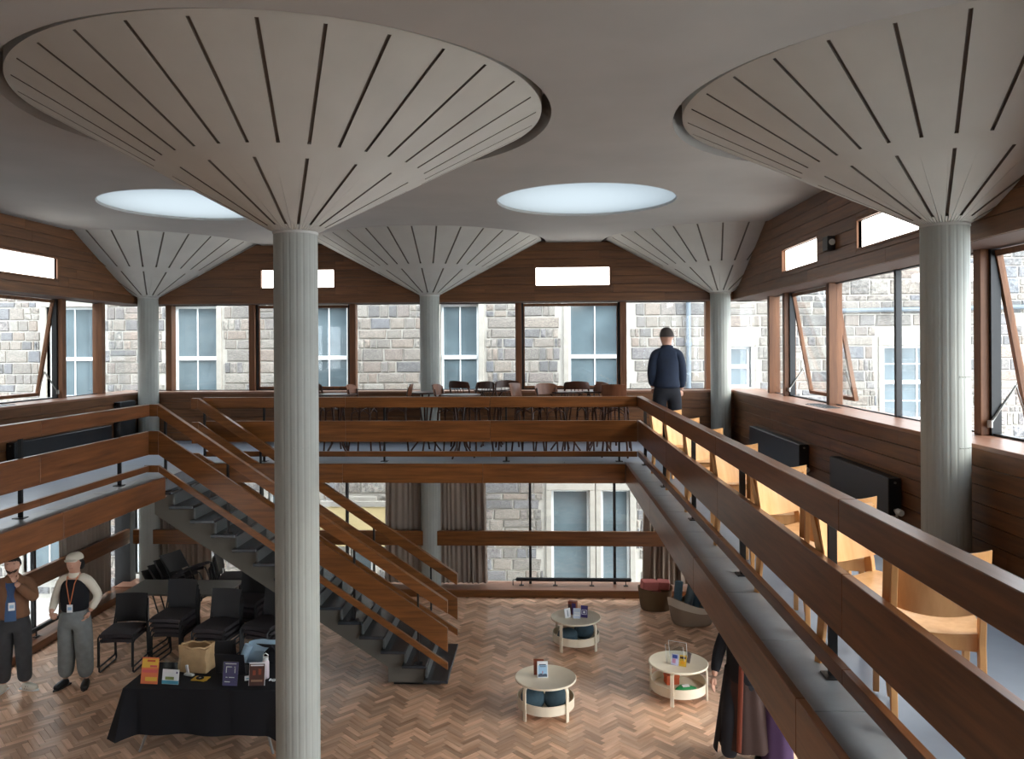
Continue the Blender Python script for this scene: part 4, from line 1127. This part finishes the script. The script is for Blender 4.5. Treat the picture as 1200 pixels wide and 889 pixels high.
sstack(-4.22, 11.3, R_(-6), 4, 'charcoal stacking chair in the rear stack touching the table', dz=.085)
t = thing('folding_table', 'grey laminate table behind the stacked chairs', 'table', (-5.35, 11.62, 0), 0)
MB().box(-.78, .78, -.36, .36, .715, .74).build('table_top', 'greytop', t, bevel=.004)
for sx in (-1, 1):
    for sy in (-1, 1): MB().tube([(sx * .7, sy * .3, .715), (sx * .7, sy * .3, .0)], .016, 8).build('leg', 'steel', t)
for k in range(4):
    q = dup(scp[0], (-5.62 + .05 * k, 12.35, .05 + .05 * k), R_(20), 'charcoal chair leaning behind the grey table, %s of its tilted stack' % ('lowest', 'second', 'third', 'uppermost')[k], 'charcoal stacking chairs by the stairs')
    q.rotation_euler = (R_(-28), 0, R_(70)); q.location = (-5.72 + .085 * k, 12.35 + .03 * k, .14 + .075 * k)
sstack(-4.95, 12.35, R_(100), 4, 'charcoal stacking chair in the sideways stack behind the grey table', dz=.085)
sstack(-3.88, 9.5, pi + R_(6), 1, 'charcoal chair drawn up behind the black table by the paper bag')
sstack(-3.18, 9.42, pi - R_(4), 1, 'charcoal chair behind the black table under the pale blue jacket')
t = thing('draped_jacket', 'pale blue denim jacket hung over the chair behind the black table', 'jacket', (-3.18, 9.16, 0))
def fn(u, v):
    a = (u - .5) * 2; s_ = v * 2 - 1
    y = .07 * s_ if abs(s_) < .35 else (.07 if s_ > 0 else -.07) * (.35 + .65 * 1) * 1.0
    return (a * (.25 + .06 * abs(s_)), y + .012 * sin(u * 22) * abs(s_), .875 - .40 * max(0, abs(s_) - .15) + .01 * sin(u * 9) - .03 * a * a)
MB().sheet(fn, 24, 14, (0, 0, .012)).build('jacket_cloth', C_('pale_denim', (176, 204, 224), .9), t, smooth=True)
for s_ in (-1, 1): MB().tube([(s_ * .24, -.06, .84), (s_ * .31, -.09, .66), (s_ * .29, -.10, .45)], [.05, .045, .04], 10).build('sleeve', M['pale_denim'], t, smooth=True)
t = thing('backpack', 'black backpack leaning on the blue jacket behind the bottle', 'bag', (-3.07, 8.94, .42))
MB().lathe([(.001, 0), (.11, 0), (.14, .05), (.145, .25), (.11, .40), (.05, .46), (.001, .47)], 20).build('bag_body', 'ink', t, smooth=True).scale = (1, .6, 1)
MB().tube([(-.07, -.05, .40), (0, -.08, .50), (.07, -.05, .40)], .012, 6).build('handle', 'ink', t); MB().obox((0, -.085, .16), (.16, .03, .18)).build('front_pocket', 'black', t, bevel=.012)

# ================================================================ BLACK TABLE AND ITS THINGS
TX0, TX1, TY0, TY1, TZ = -4.42, -2.72, 8.17, 8.86, .715
t = thing('trestle_table', 'long folding table hidden under black cloth, steel legs showing', 'table', ((TX0 + TX1) / 2, (TY0 + TY1) / 2, 0))
MB().box(-.84, .84, -.335, .335, TZ - .035, TZ - .006).build('table_top', 'greytop', t)
for s_ in (-1, 1):
    MB().tube([(s_ * .55, .25, TZ - .03), (s_ * .62, .25, .3), (s_ * .72, .28, .012)], .014, 8).build('leg', 'steel', t, smooth=True)
    MB().tube([(s_ * .55, -.2, TZ - .03), (s_ * .62, -.2, .3), (s_ * .72, -.26, .012)], .014, 8).build('leg', 'steel', t, smooth=True)
cl = thing('tablecloth', 'black cloth draped over the long table with leaflets', 'tablecloth', ((TX0 + TX1) / 2, (TY0 + TY1) / 2, TZ))
hx_, hy_ = .855, .35
def fn(u, v):
    # u around the perimeter, v from the edge down
    P = [(-hx_, hy_), (-hx_, -hy_), (hx_, -hy_), (hx_, hy_)]; seg = [2 * hy_, 2 * hx_, 2 * hy_, 2 * hx_]; tot = sum(seg); d = u * tot; i = 0
    while i < 3 and d > seg[i]: d -= seg[i]; i += 1
    a, b = P[i], P[(i + 1) % 4]; q = min(d / seg[i], 1); x = a[0] + (b[0] - a[0]) * q; y = a[1] + (b[1] - a[1]) * q
    nx, ny = [(-1, 0), (0, -1), (1, 0), (0, 1)][i]
    cr_ = max(0, 1 - min(q, 1 - q) * seg[i] / .16); w_ = (.012 + .012 * sin(u * 61)) * v + .10 * cr_ ** 1.5 * v * (1 if i < 2 else .5)
    dx = -1 if x < 0 else 1; dy = -1 if y < 0 else 1
    return (x + nx * w_ + dx * .05 * cr_ * v, y + ny * w_ + dy * .03 * cr_ * v, -v * (.47 + .055 * cr_ + .008 * sin(u * 40)))
MB().sheet(fn, 160, 8, (0, 0, .002)).build('skirt', 'ink', cl, smooth=True)
MB().box(-hx_, hx_, -hy_, hy_, .0005, .006).build('cloth_top', 'ink', cl, bevel=.002)
T = TZ + .0065
card('poster_card', -4.20, 8.28, T, .19, .27, orange_i, R_(-3), R_(10), 'orange and red poster card standing at the left end of the black table', 'poster',
     [(0, .21, .18, .09, yellow_i), (.01, .235, .09, .02, C_('deep_orange_ink', (190, 80, 40), .5)), (0, .13, .17, .03, C_('coral_ink', (204, 84, 84), .5)), (.04, .18, .08, .02, C_('coral_ink', (204, 84, 84), .5)), (.02, .05, .13, .04, yellow_i)])
t = card('poster_card', -3.97, 8.28, T, .19, .15, 'paper', R_(-6), R_(10), 'white and pale blue card in clear stand beside the orange poster', 'poster',
     [(0, .02, .19, .035, teal_i), (-.01, .06, .10, .03, grn_i), (.07, .12, .015, .02, purple)])
q = MB().box(-.1, .1, .004, .007, 0, .27).build('clear_stand', 'clear', t); q.rotation_euler = (R_(-10), 0, 0)
t = card('poster_card', -3.315, 8.26, T, .165, .24, purple, R_(-3), R_(10), 'purple card with white broken-square emblem in a clear stand', 'poster',
     [(-.02, .19, .06, .007, 'paper'), (.045, .19, .012, .007, 'paper'), (-.047, .16, .007, .06, 'paper'), (.048, .155, .007, .05, 'paper'), (-.04, .085, .02, .007, 'paper'), (.015, .085, .06, .007, 'paper'), (-.03, .04, .06, .008, 'paper'), (0, .222, .12, .006, 'paper')])
q = MB().box(-.09, .09, -.006, -.003, 0, .25).build('clear_stand', 'clear', t); q.rotation_euler = (R_(-10), 0, 0)
t = card('poster_card', -3.03, 8.27, T, .16, .22, brown_i, R_(4), R_(10), 'dark brown card in white-edged clear stand next to the bottle', 'poster',
     [(-.03, .13, .03, .05, rust), (.03, .14, .03, .06, rust), (0, .205, .14, .012, 'paper'), (0, .05, .12, .02, C_('ochre_ink', (150, 120, 96), .5))])
q = MB().box(-.085, .085, .004, .007, 0, .235).build('clear_stand', 'paper', t); q.rotation_euler = (R_(-10), 0, 0)
t = thing('laptop', 'black laptop seen from behind on the black table', 'laptop', (-3.42, 8.56, T), R_(-4))
MB().box(-.17, .17, 0, .23, 0, .016).build('keyboard_base', 'black', t, bevel=.003)
q = MB().box(-.17, .17, -.006, .002, 0, .225).build('lid', C_('laptop_lid', (42, 42, 46), .35), t, bevel=.003); q.location = (0, -.001, .012); q.rotation_euler = (R_(10), 0, 0)
t = thing('paper_bag', 'brown paper bag with rolled top on black table', 'bag', (-3.86, 8.68, T), R_(-8))
MB().sheet(lambda u, v: ((.17 + .01 * sin(9 * u)) * (1 + .05 * sin(v * 7)) * max(-1, min(1, 1.35 * cos(u * 2 * pi))), .10 * max(-1, min(1, 1.35 * sin(u * 2 * pi))) * (1 + .04 * sin(v * 11)), v * (.27 + .02 * sin(u * 12)) + .001), 40, 8).build('bag_body', 'kraft', t, smooth=True)
MB().sheet(lambda u, v: (.162 * max(-1, min(1, 1.35 * cos(u * 2 * pi))), .094 * max(-1, min(1, 1.35 * sin(u * 2 * pi))), v * (.265 + .02 * sin(u * 12)) + .002), 40, 4).build('inner_face', 'kraft', t, smooth=True)
MB().tube([(.17 * cos(i * pi / 10), .10 * sin(i * pi / 10), .268 + .01 * sin(i * 2)) for i in range(20)], .012, 6, closed=True).build('rolled_rim', 'kraft', t, smooth=True)
t = thing('water_bottle', 'pale pink metal water bottle with a loop lid on the table', 'bottle', (-3.0, 8.47, T))
MB().lathe([(.001, 0), (.034, 0), (.037, .006), (.037, .17), (.030, .19), (.026, .195), (.001, .195)], 24).build('bottle_body', C_('bottle_pink', (204, 190, 194), .35), t, smooth=True)
MB().lathe([(.001, .196), (.028, .196), (.028, .225), (.001, .228)], 20).build('lid', 'white', t); MB().tube([(-.022, 0, .225), (-.026, 0, .25), (0, 0, .268), (.026, 0, .25), (.022, 0, .225)], .006, 6).build('carry_loop', 'white', t)
t = thing('headset_case', 'white folded cable and case on the table in front of the paper bag', 'case', (-3.86, 8.50, T), R_(-20))
MB().obox((0, 0, .014), (.12, .05, .024)).build('case_body', 'white', t, bevel=.008); MB().obox((-.045, .02, .055), (.035, .02, .10), (0, R_(-14), 0)).build('case_flap', 'white', t, bevel=.006)
t = thing('flyer_pile', 'pile of yellow flyers lying on the black table', 'flyers', (-3.70, 8.42, T), R_(-14))
for i in range(3): MB().obox((.006 * i, -.004 * i, .003 + .003 * i), (.17, .11, .002), (0, 0, .12 * i)).build('flyer', yellow_i, t)
t = thing('lanyard_coil', 'black coiled lanyard lying on the yellow flyers', 'lanyard', (-3.70, 8.41, T + .014))
MB().tube([(.035 * cos(i * .7) * (1 + .1 * i / 18), .03 * sin(i * .7), .001 * i * .5) for i in range(20)], .006, 5).build('cord', 'black', t)
MB().lathe([(.001, 0), (.014, 0), (.012, .008), (.001, .01)], 12).build('clip', 'white', t)
card('name_card', -3.17, 8.40, T, .07, .05, 'paper', R_(20), R_(40), 'small white folded card between the laptop and brown poster', 'card', [(0, .02, .04, .01, teal_i)])
t = thing('glasses_case', 'white tangled earphones beside the bottle at table end', 'earphones', (-2.90, 8.40, T))
MB().tube([(.04 * sin(i * 1.3), .03 * cos(i * 1.9), .006 + .002 * (i % 5)) for i in range(18)], .004, 5).build('cable', 'white', t)

# ================================================================ PEOPLE
def skin_mesh(nodes, edges, root, sub=2):
    """nodes: list of (x,y,z,rx,ry)"""
    me = bpy.data.meshes.new('s'); me.from_pydata([n[:3] for n in nodes], edges, [])
    o = bpy.data.objects.new('s', me); C.objects.link(o)
    md = o.modifiers.new('skin', 'SKIN'); md.use_smooth_shade = True
    sv_ = me.skin_vertices[0].data
    for i, n in enumerate(nodes): sv_[i].radius = (n[3] * 1.2, (n[4] if len(n) > 4 else n[3]) * 1.2); sv_[i].use_root = (i == root)
    ss = o.modifiers.new('sub', 'SUBSURF'); ss.levels = sub; ss.render_levels = sub
    dg = bpy.context.evaluated_depsgraph_get(); dg.update()
    r = bpy.data.meshes.new_from_object(o.evaluated_get(dg)); bpy.data.objects.remove(o); bpy.data.meshes.remove(me)
    return r
def join_meshes(name, meshes):
    bm = bmesh.new()
    for m in meshes: bm.from_mesh(m)
    me = bpy.data.meshes.new(name); 
    for f in bm.faces: f.smooth = True
    bm.to_mesh(me); bm.free()
    return me
def chain(pts): 
    return skin_mesh(pts, [(i, i + 1) for i in range(len(pts) - 1)], 0, 2)
def hand(wr, d, n, curl, side, s=1.0):
    """five finger chains from the wrist along d, palm normal n (the way fingers curl)"""
    d = Vector(d).normalized(); n = Vector(n); n = (n - d * n.dot(d)).normalized(); sd = d.cross(n) * side
    wr = Vector(wr); out = []
    palm = wr + d * .05 * s
    out.append(chain([tuple(wr) + (.024 * s, .018 * s), tuple(palm) + (.034 * s, .016 * s), tuple(wr + d * .085 * s) + (.036 * s, .014 * s)]))
    for i, (off, L) in enumerate(((-.028, .062), (-.010, .072), (.009, .068), (.027, .054))):
        b = wr + d * .075 * s + sd * off * s; p1 = b + (d * cos(curl * .4) + n * sin(curl * .4)) * L * .5 * s
        p2 = p1 + (d * cos(curl) + n * sin(curl)) * L * .32 * s; p3 = p2 + (d * cos(curl * 1.6) + n * sin(curl * 1.6)) * L * .26 * s
        out.append(chain([tuple(b) + (.0095 * s,), tuple(p1) + (.009 * s,), tuple(p2) + (.008 * s,), tuple(p3) + (.007 * s,)]))
    b = wr + d * .03 * s - sd * .026 * s; p1 = b + (d * .7 - sd * .6 + n * .2).normalized() * .035 * s; p2 = p1 + (d * .9 - sd * .25 + n * .3).normalized() * .03 * s
    out.append(chain([tuple(b) + (.012 * s,), tuple(p1) + (.010 * s,), tuple(p2) + (.008 * s,)]))
    return out
def person(label, loc, rz, H, arms, legs, head_turn=0, lean=0, hair='dkhair', cap=None, top=None, sleeves=None, trousers='greytr', shoes='sock', wide=1.0, shoulder=.18, hips=.095, coat_len=.86, build=1.0, facing=1):
    t = thing('person', label, 'person', loc, rz); s = H / 1.72
    A = {}
    def S(p): return tuple(v * s for v in p)
    bl_ = build
    nodes = [(0, 0, .93, .12 * bl_, .085 * bl_), (0, .0, 1.06, .10 * bl_, .072 * bl_), (0, .005, 1.22, .11 * bl_, .078 * bl_), (0, .01, 1.36, .10 * bl_, .068 * bl_), (0, .005, 1.44, .06, .055),
             (0, -.002, 1.50, .05, .052), (0, -.015, 1.55, .068, .076), (0, -.012, 1.61, .084, .096), (0, -.004, 1.67, .076, .086), (0, 0, 1.705, .046, .05)]
    edges = [(i, i + 1) for i in range(9)]
    def add(n, parent): nodes.append(n); edges.append((parent, len(nodes) - 1)); return len(nodes) - 1
    hands = []; ch = {}
    for sd in (-1, 1):
        el, wr, hd, hn, cu_ = arms[sd]
        a = add((sd * shoulder * .55, .01, 1.40, .06, .055), 3); b = add((sd * shoulder, .012, 1.375, .052, .052), a)
        e = add(el + (.041, .041), b); w_ = add(wr + (.027, .025), e)
        ch[('arm', sd)] = (b, e, w_); hands += hand(wr, hd, hn, cu_, sd)
        kn, an, toe = legs[sd]
        h = add((sd * hips, 0, .87, .088 * bl_, .09 * bl_), 0); k = add(kn + (.058, .06), h); f = add(an + (.038, .042), k)
        ch[('leg', sd)] = (h, k, f)
    # nose and ears grow out of the head
    extra = [chain([(0, -.085, 1.612, .011), (0, -.104, 1.59, .012), (0, -.098, 1.577, .012)])]
    for sd in (-1, 1): extra.append(chain([(sd * .070, .005, 1.628, .008, .014), (sd * .080, .012, 1.605, .008, .016), (sd * .074, .004, 1.582, .006, .010)]))
    body = join_meshes('body', [skin_mesh(nodes, edges, 0)] + hands + extra)
    def fin(me, name, mk, par=t):
        me.transform(Matrix.Scale(s, 4)); o = place(name, me, mk, par); return o
    bo = fin(body, 'body', 'skin')
    for sd in (-1, 1):
        m = MB().lathe([(.001, -.004), (.008, -.003), (.010, 0), (.008, .003), (.001, .004)], 10); me = m.mesh('eye'); me.transform(Matrix.Translation((sd * .030, -.096, 1.622)) @ Matrix.Rotation(pi / 2, 4, 'X')); fin(me, 'eye', 'white', bo)
        m = MB().obox((sd * .030, -.100, 1.640), (.030, .006, .006), (0, 0, -sd * .2)); fin(m.mesh('eyebrow'), 'eyebrow', hair, bo)
        m = MB().lathe([(.001, -.003), (.004, -.002), (.004, .002), (.001, .003)], 8); me = m.mesh('pupil'); me.transform(Matrix.Translation((sd * .030, -.101, 1.622)) @ Matrix.Rotation(pi / 2, 4, 'X')); fin(me, 'pupil', 'black', bo)
    m = MB().obox((0, -.094, 1.553), (.042, .008, .009)); fin(m.mesh('mouth', bevel=.003), 'mouth', C_('lips', (150, 92, 84), .5), bo)
    # hair shell
    def hf(u, v):
        a = u * 2 * pi; el_ = v * pi / 2; fr = max(0, -sin(a)); r = 1.0
        z0 = -.045 + .075 * fr if hair != 'long' else -.1
        q = cos(el_) ** .62; return (.094 * cos(a) * q, .008 + .106 * sin(a) * q, 1.640 + (z0 * (1 - v) + .082 * sin(el_)))
    fin(MB().sheet(hf, 24, 8).mesh('hair', smooth=True), 'hair', hair)
    if cap:
        def cf(u, v):
            a = u * 2 * pi; el_ = v * pi / 2
            return (.104 * cos(a) * cos(el_) ** .8, .005 + .116 * sin(a) * cos(el_) ** .8, 1.655 + .085 * sin(el_))
        c_ = fin(MB().sheet(cf, 24, 8).mesh('cap', smooth=True), 'cap', cap)
        fin(MB().sheet(lambda u, v: ((u - .5) * .17 * (1 - .3 * v * v), -.095 - .065 * v * (1 - (2 * u - 1) ** 2 * .6), 1.668 - .018 * v - .012 * (2 * u - 1) ** 2), 10, 4, (0, 0, .005)).mesh('cap_peak', smooth=True), 'cap_peak', cap, c_)
        for sd in (-1, 1): fin(chain([(sd * .072, .02, 1.64, .03, .04), (sd * .080, .03, 1.57, .026, .035), (sd * .07, .035, 1.51, .014, .02)]), 'hair', hair)
    # garments follow the same joints with a little ease
    if top:
        ez = .022
        tn = [(0, .0, coat_len, .165 * bl_ + ez, .115 * bl_ + ez), (0, 0, .98, .150 * bl_ + ez, .105 * bl_ + ez), (0, .0, 1.08, .135 * bl_ + ez, .095 * bl_ + ez), (0, .005, 1.24, .15 * bl_ + ez, .10 * bl_ + ez), (0, .01, 1.37, .13 * bl_ + ez, .085 * bl_ + ez), (0, .008, 1.445, .07, .066), (0, .004, 1.50, .062, .060)]
        te = [(i, i + 1) for i in range(6)]
        if sleeves == top:
            for sd in (-1, 1):
                b = len(tn); el, wr = arms[sd][0], arms[sd][1]
                tn += [(sd * shoulder * .6, .01, 1.395, .075, .068), (sd * shoulder * 1.02, .012, 1.37, .068, .066), el + (.056, .056), (tuple((Vector(el) * .12 + Vector(wr) * .88)) + (.042, .042))]
                te += [(4, b), (b, b + 1), (b + 1, b + 2), (b + 2, b + 3)]
            fin(skin_mesh(tn, te, 0), 'jacket', top)
        else:
            fin(skin_mesh(tn, te, 0), 'waistcoat', top)
            for sd in (-1, 1):
                el, wr = arms[sd][0], arms[sd][1]
                fin(chain([(sd * shoulder * .7, .01, 1.39, .06, .06), (sd * shoulder * 1.02, .012, 1.37, .057, .057), el + (.048, .048), tuple(Vector(el) * .1 + Vector(wr) * .9) + (.034, .034)]), 'sleeve', sleeves)
            fin(chain([(0, .003, 1.41, .075, .07), (0, 0, 1.47, .058, .058), (0, -.002, 1.505, .057, .058)]), 'roll_neck', sleeves)
    pn = [(0, 0, 1.05, .13 * bl_, .10 * bl_), (0, 0, .93, .16 * bl_, .118 * bl_)]; pe = [(0, 1)]
    for sd in (-1, 1):
        kn, an, toe = legs[sd]; b = len(pn)
        lo = tuple(Vector(kn) * .03 + Vector(an) * .97)
        pn += [(sd * hips, 0, .85, .105 * bl_ * wide ** .5, .105 * bl_), kn + (.075 * wide, .078 * wide), lo + (.062 * wide, .066 * wide)]
        pe += [(1, b), (b, b + 1), (b + 1, b + 2)]
    fin(skin_mesh(pn, pe, 1), 'trousers', trousers)
    for sd in (-1, 1):
        an, toe = legs[sd][1], legs[sd][2]; an = Vector(an); toe = Vector(toe); dd = (toe - an); dd.z = 0; dd.normalize()
        zf = an.z - .085
        q = fin(chain([tuple(an - dd * .045 + Vector((0, 0, -.040))) + (.040, .050), tuple(an + dd * .03 + Vector((0, 0, -.038))) + (.044, .050), tuple(an + dd * .12 + Vector((0, 0, -.048))) + (.048, .038), tuple(an + dd * .18 + Vector((0, 0, -.055))) + (.036, .028)]), 'shoe', shoes)
        m = MB(); px = Vector((-dd.y, dd.x, 0))
        pts = [an - dd * .07 - px * .028, an + dd * .06 - px * .038, an + dd * .15 - px * .038, an + dd * .205, an + dd * .15 + px * .038, an + dd * .06 + px * .038, an - dd * .07 + px * .028]
        m.prism([(p.x, p.y, zf) for p in pts], (0, 0, .018)); fin(m.mesh('sole'), 'sole', shoes if shoes == 'sock' else 'white', q)
    return t, fin, s
def lanyard(t, fin, z_badge, ribbon, y=-.15, x=0):
    MB_ = MB().tube([(-.065, -.055, 1.44), (-.05, -.115, 1.36), (x - .01, y, z_badge + .09), (x, y - .004, z_badge + .05)], .006, 5).tube([(.065, -.055, 1.44), (.05, -.115, 1.36), (x + .01, y, z_badge + .09), (x, y - .004, z_badge + .05)], .006, 5)
    o = fin(MB_.mesh('lanyard'), 'lanyard', ribbon)
    fin(MB().box(x - .036, x + .036, y - .012, y - .009, z_badge - .05, z_badge + .05).mesh('badge'), 'badge', 'paper', o)
    fin(MB().box(x - .025, x + .025, y - .0135, y - .012, z_badge - .02, z_badge + .02).mesh('badge'), 'badge_print', blue_l, o)
st_leg = {sd: ((sd * .105, -.01, .49), (sd * .11, .01, .085), (sd * .14, -.2, .03)) for sd in (-1, 1)}
# the man on the gallery, back to the camera
arms = {1: ((.205, .03, 1.12), (.175, -.07, .92), (-.3, -.4, -1), (-1, 0, 0), .5), -1: ((-.200, .0, 1.11), (-.195, -.06, .89), (.1, -.25, -1), (1, 0, 0), .5)}
person('man in navy jacket seen from behind, standing at the gallery windows', (1.83, 11.62, G), pi, 1.90, arms, st_leg, hair='hair', top='navy', sleeves='navy', trousers='dktrouser', shoes='sock', coat_len=.90, build=.9, shoulder=.155)
# the woman in a cap
arms = {1: ((.29, .05, 1.16), (.20, -.03, .97), (-.4, -.5, -1), (-1, -.2, 0), .6), -1: ((-.25, .02, 1.14), (-.20, -.20, 1.02), (.6, -.7, -.1), (0, 0, -1), .7)}
t, fin, s = person('woman in cream cap, black waistcoat and wide grey trousers by the left window', (-5.96, 9.86, 0), R_(6), 1.69, arms,
    {1: ((.12, -.01, .49), (.135, .01, .085), (.19, -.2, .03)), -1: ((-.10, -.0, .49), (-.13, .02, .085), (-.2, -.18, .03))}, hair='dkhair', cap='cream_cloth', top=None, trousers='greytr', wide=1.25, shoulder=.165, hips=.095)
for kk in (0,):
    ez = .012
    tn = [(0, 0, .975, .152, .120), (0, 0, 1.03, .152, .118), (0, .0, 1.10, .145 + ez, .105 + ez), (0, .005, 1.24, .15 + ez, .105 + ez), (0, .01, 1.36, .13 + ez, .09 + ez), (0, .008, 1.42, .10, .08)]
    fin(skin_mesh(tn, [(i, i + 1) for i in range(5)], 0), 'waistcoat', 'ink')
    for sd in (-1, 1):
        el, wr = arms[sd][0], arms[sd][1]
        fin(chain([(sd * .045, .01, 1.405, .07, .066), (sd * .10, .01, 1.39, .062, .062), (sd * .168, .012, 1.37, .056, .056), el + (.050, .050), tuple(Vector(el) * .1 + Vector(wr) * .9) + (.036, .036)]), 'sleeve', 'cream_cloth')
    fin(chain([(0, .003, 1.40, .085, .075), (0, 0, 1.46, .060, .060), (0, -.002, 1.505, .058, .059)]), 'roll_neck', 'cream_cloth')
lanyard(t, fin, 1.05, C_('orange_ribbon', (190, 110, 70), .7), y=-.125)
# the man at the left edge, hand to his mouth
arms = {1: ((.27, -.12, 1.17), (.07, -.215, 1.43), (-.35, .25, 1), (-.3, 1, .2), .9), -1: ((-.26, .0, 1.14), (-.20, -.14, 1.0), (.5, -.6, -.4), (0, 0, -1), .8)}
t, fin, s = person('bearded man in tan jacket at left edge, hand raised to his mouth', (-6.66, 9.70, 0), R_(22), 1.70, arms,
    {1: ((.12, -.03, .49), (.13, .0, .085), (.33, -.12, .03)), -1: ((-.10, -.0, .49), (-.12, .03, .085), (-.2, -.2, .03))}, hair='dkhair', top='tan', sleeves='tan', trousers='dgreytr', shoes='trainer', wide=1.1, shoulder=.18, coat_len=.92)
fin(MB().sheet(lambda u, v: ((u - .5) * (.10 + .03 * (1 - v)), -.128 - .012 * cos((u - .5) * 3) + .03 * v * v - (.012 if v < .3 else 0), .93 + .47 * v), 8, 10, (0, .01, 0)).mesh('shirt_front', smooth=True), 'shirt_front', 'denim')
fin(chain([(-.062, -.045, 1.585, .012, .02), (-.035, -.080, 1.535, .016, .018), (0, -.092, 1.520, .018, .016), (.035, -.080, 1.535, .016, .018), (.062, -.045, 1.585, .012, .02)]), 'beard', C_('beard_brown', (74, 56, 46), .95))
lanyard(t, fin, 1.12, C_('blue_ribbon', (60, 80, 130), .7), y=-.155, x=.02)
# letter mark on the near trainer
an = Vector((.13, 0, .085)); dd = (Vector((.33, -.12, 0)) - Vector((.13, 0, 0))).normalized(); px = Vector((-dd.y, dd.x, 0))
m = MB()
for sg in (-1,):
    for (a0, z0, a1, z1) in ((.03, .025, .045, .065), (.045, .065, .065, .025), (.065, .025, .08, .065)):
        P0 = an + dd * a0 + px * sg * .044; P1 = an + dd * a1 + px * sg * .044
        m.tube([(P0.x, P0.y, z0), (P1.x, P1.y, z1)], .005, 5)
fin(m.mesh('letter_mark'), 'letter_mark', 'black')
# the person passing under the right gallery
arms = {1: ((.24, .10, 1.14), (.22, .02, .90), (.1, -.2, -1), (-1, 0, 0), .5), -1: ((-.25, -.06, 1.13), (-.24, -.2, .92), (0, -.4, -1), (1, 0, 0), .5)}
t, fin, s = person('person in long black coat and rust dress walking under the right gallery', (2.06, 8.22, 0), R_(-35), 1.70, arms,
    {1: ((.10, .06, .49), (.10, .22, .11), (.14, .0, .03)), -1: ((-.10, -.12, .50), (-.10, -.16, .085), (-.14, -.4, .03))}, hair='dkhair', top='ink', sleeves='ink', trousers='dktrouser', wide=1.1, coat_len=.80)
fin(MB().sheet(lambda u, v: ((.17 + .11 * (1 - v)) * cos(u * 2 * pi) * (1 + .05 * sin(u * 50)), (.13 + .10 * (1 - v)) * sin(u * 2 * pi) * (1 + .05 * sin(u * 50)), .22 + .72 * v), 60, 8, (0, 0, .003)).mesh('dress', smooth=True), 'dress', C_('rust_dress', (46, 27, 22), .9))
fin(MB().sheet(lambda u, v: ((.20 + .12 * (1 - v)) * cos(pi * .02 + u * pi * 1.25), (.15 + .11 * (1 - v)) * sin(pi * .02 + u * pi * 1.25), .14 + .85 * v), 40, 8, (0, 0, .003)).mesh('coat_skirt', smooth=True), 'coat_skirt', 'ink')
fin(MB().sheet(lambda u, v: (.02 + .05 * u, -.165 - .095 * (1 - v) - .01 * sin(u * 3), .25 + 1.0 * v), 4, 8, (0, -.006, 0)).mesh('scarf', smooth=True), 'scarf', C_('orange_scarf', (110, 50, 32), .85))
t = thing('tote_bag', 'purple cloth bag hanging at the side of the walking person', 'bag', (2.36, 8.10, .12), R_(-20))
MB().sheet(lambda u, v: ((.13 + .03 * (1 - v)) * cos(u * 2 * pi), (.06 + .04 * (1 - v)) * sin(u * 2 * pi) * (1 + .06 * sin(u * 40)), v * .55), 36, 6, (0, 0, .003)).build('bag_body', C_('purple_cloth', (62, 40, 74), .9), t, smooth=True)
MB().lathe([(.001, 0), (.15, 0), (.15, .004), (.001, .004)], 24).build('bag_base', M['purple_cloth'], t).scale = (1.05, .66, 1)
MB().tube([(-.10, 0, .54), (-.12, .02, .85), (-.06, .05, 1.05), (.02, .02, .85), (.08, 0, .54)], .012, 6).build('strap', M['purple_cloth'], t)
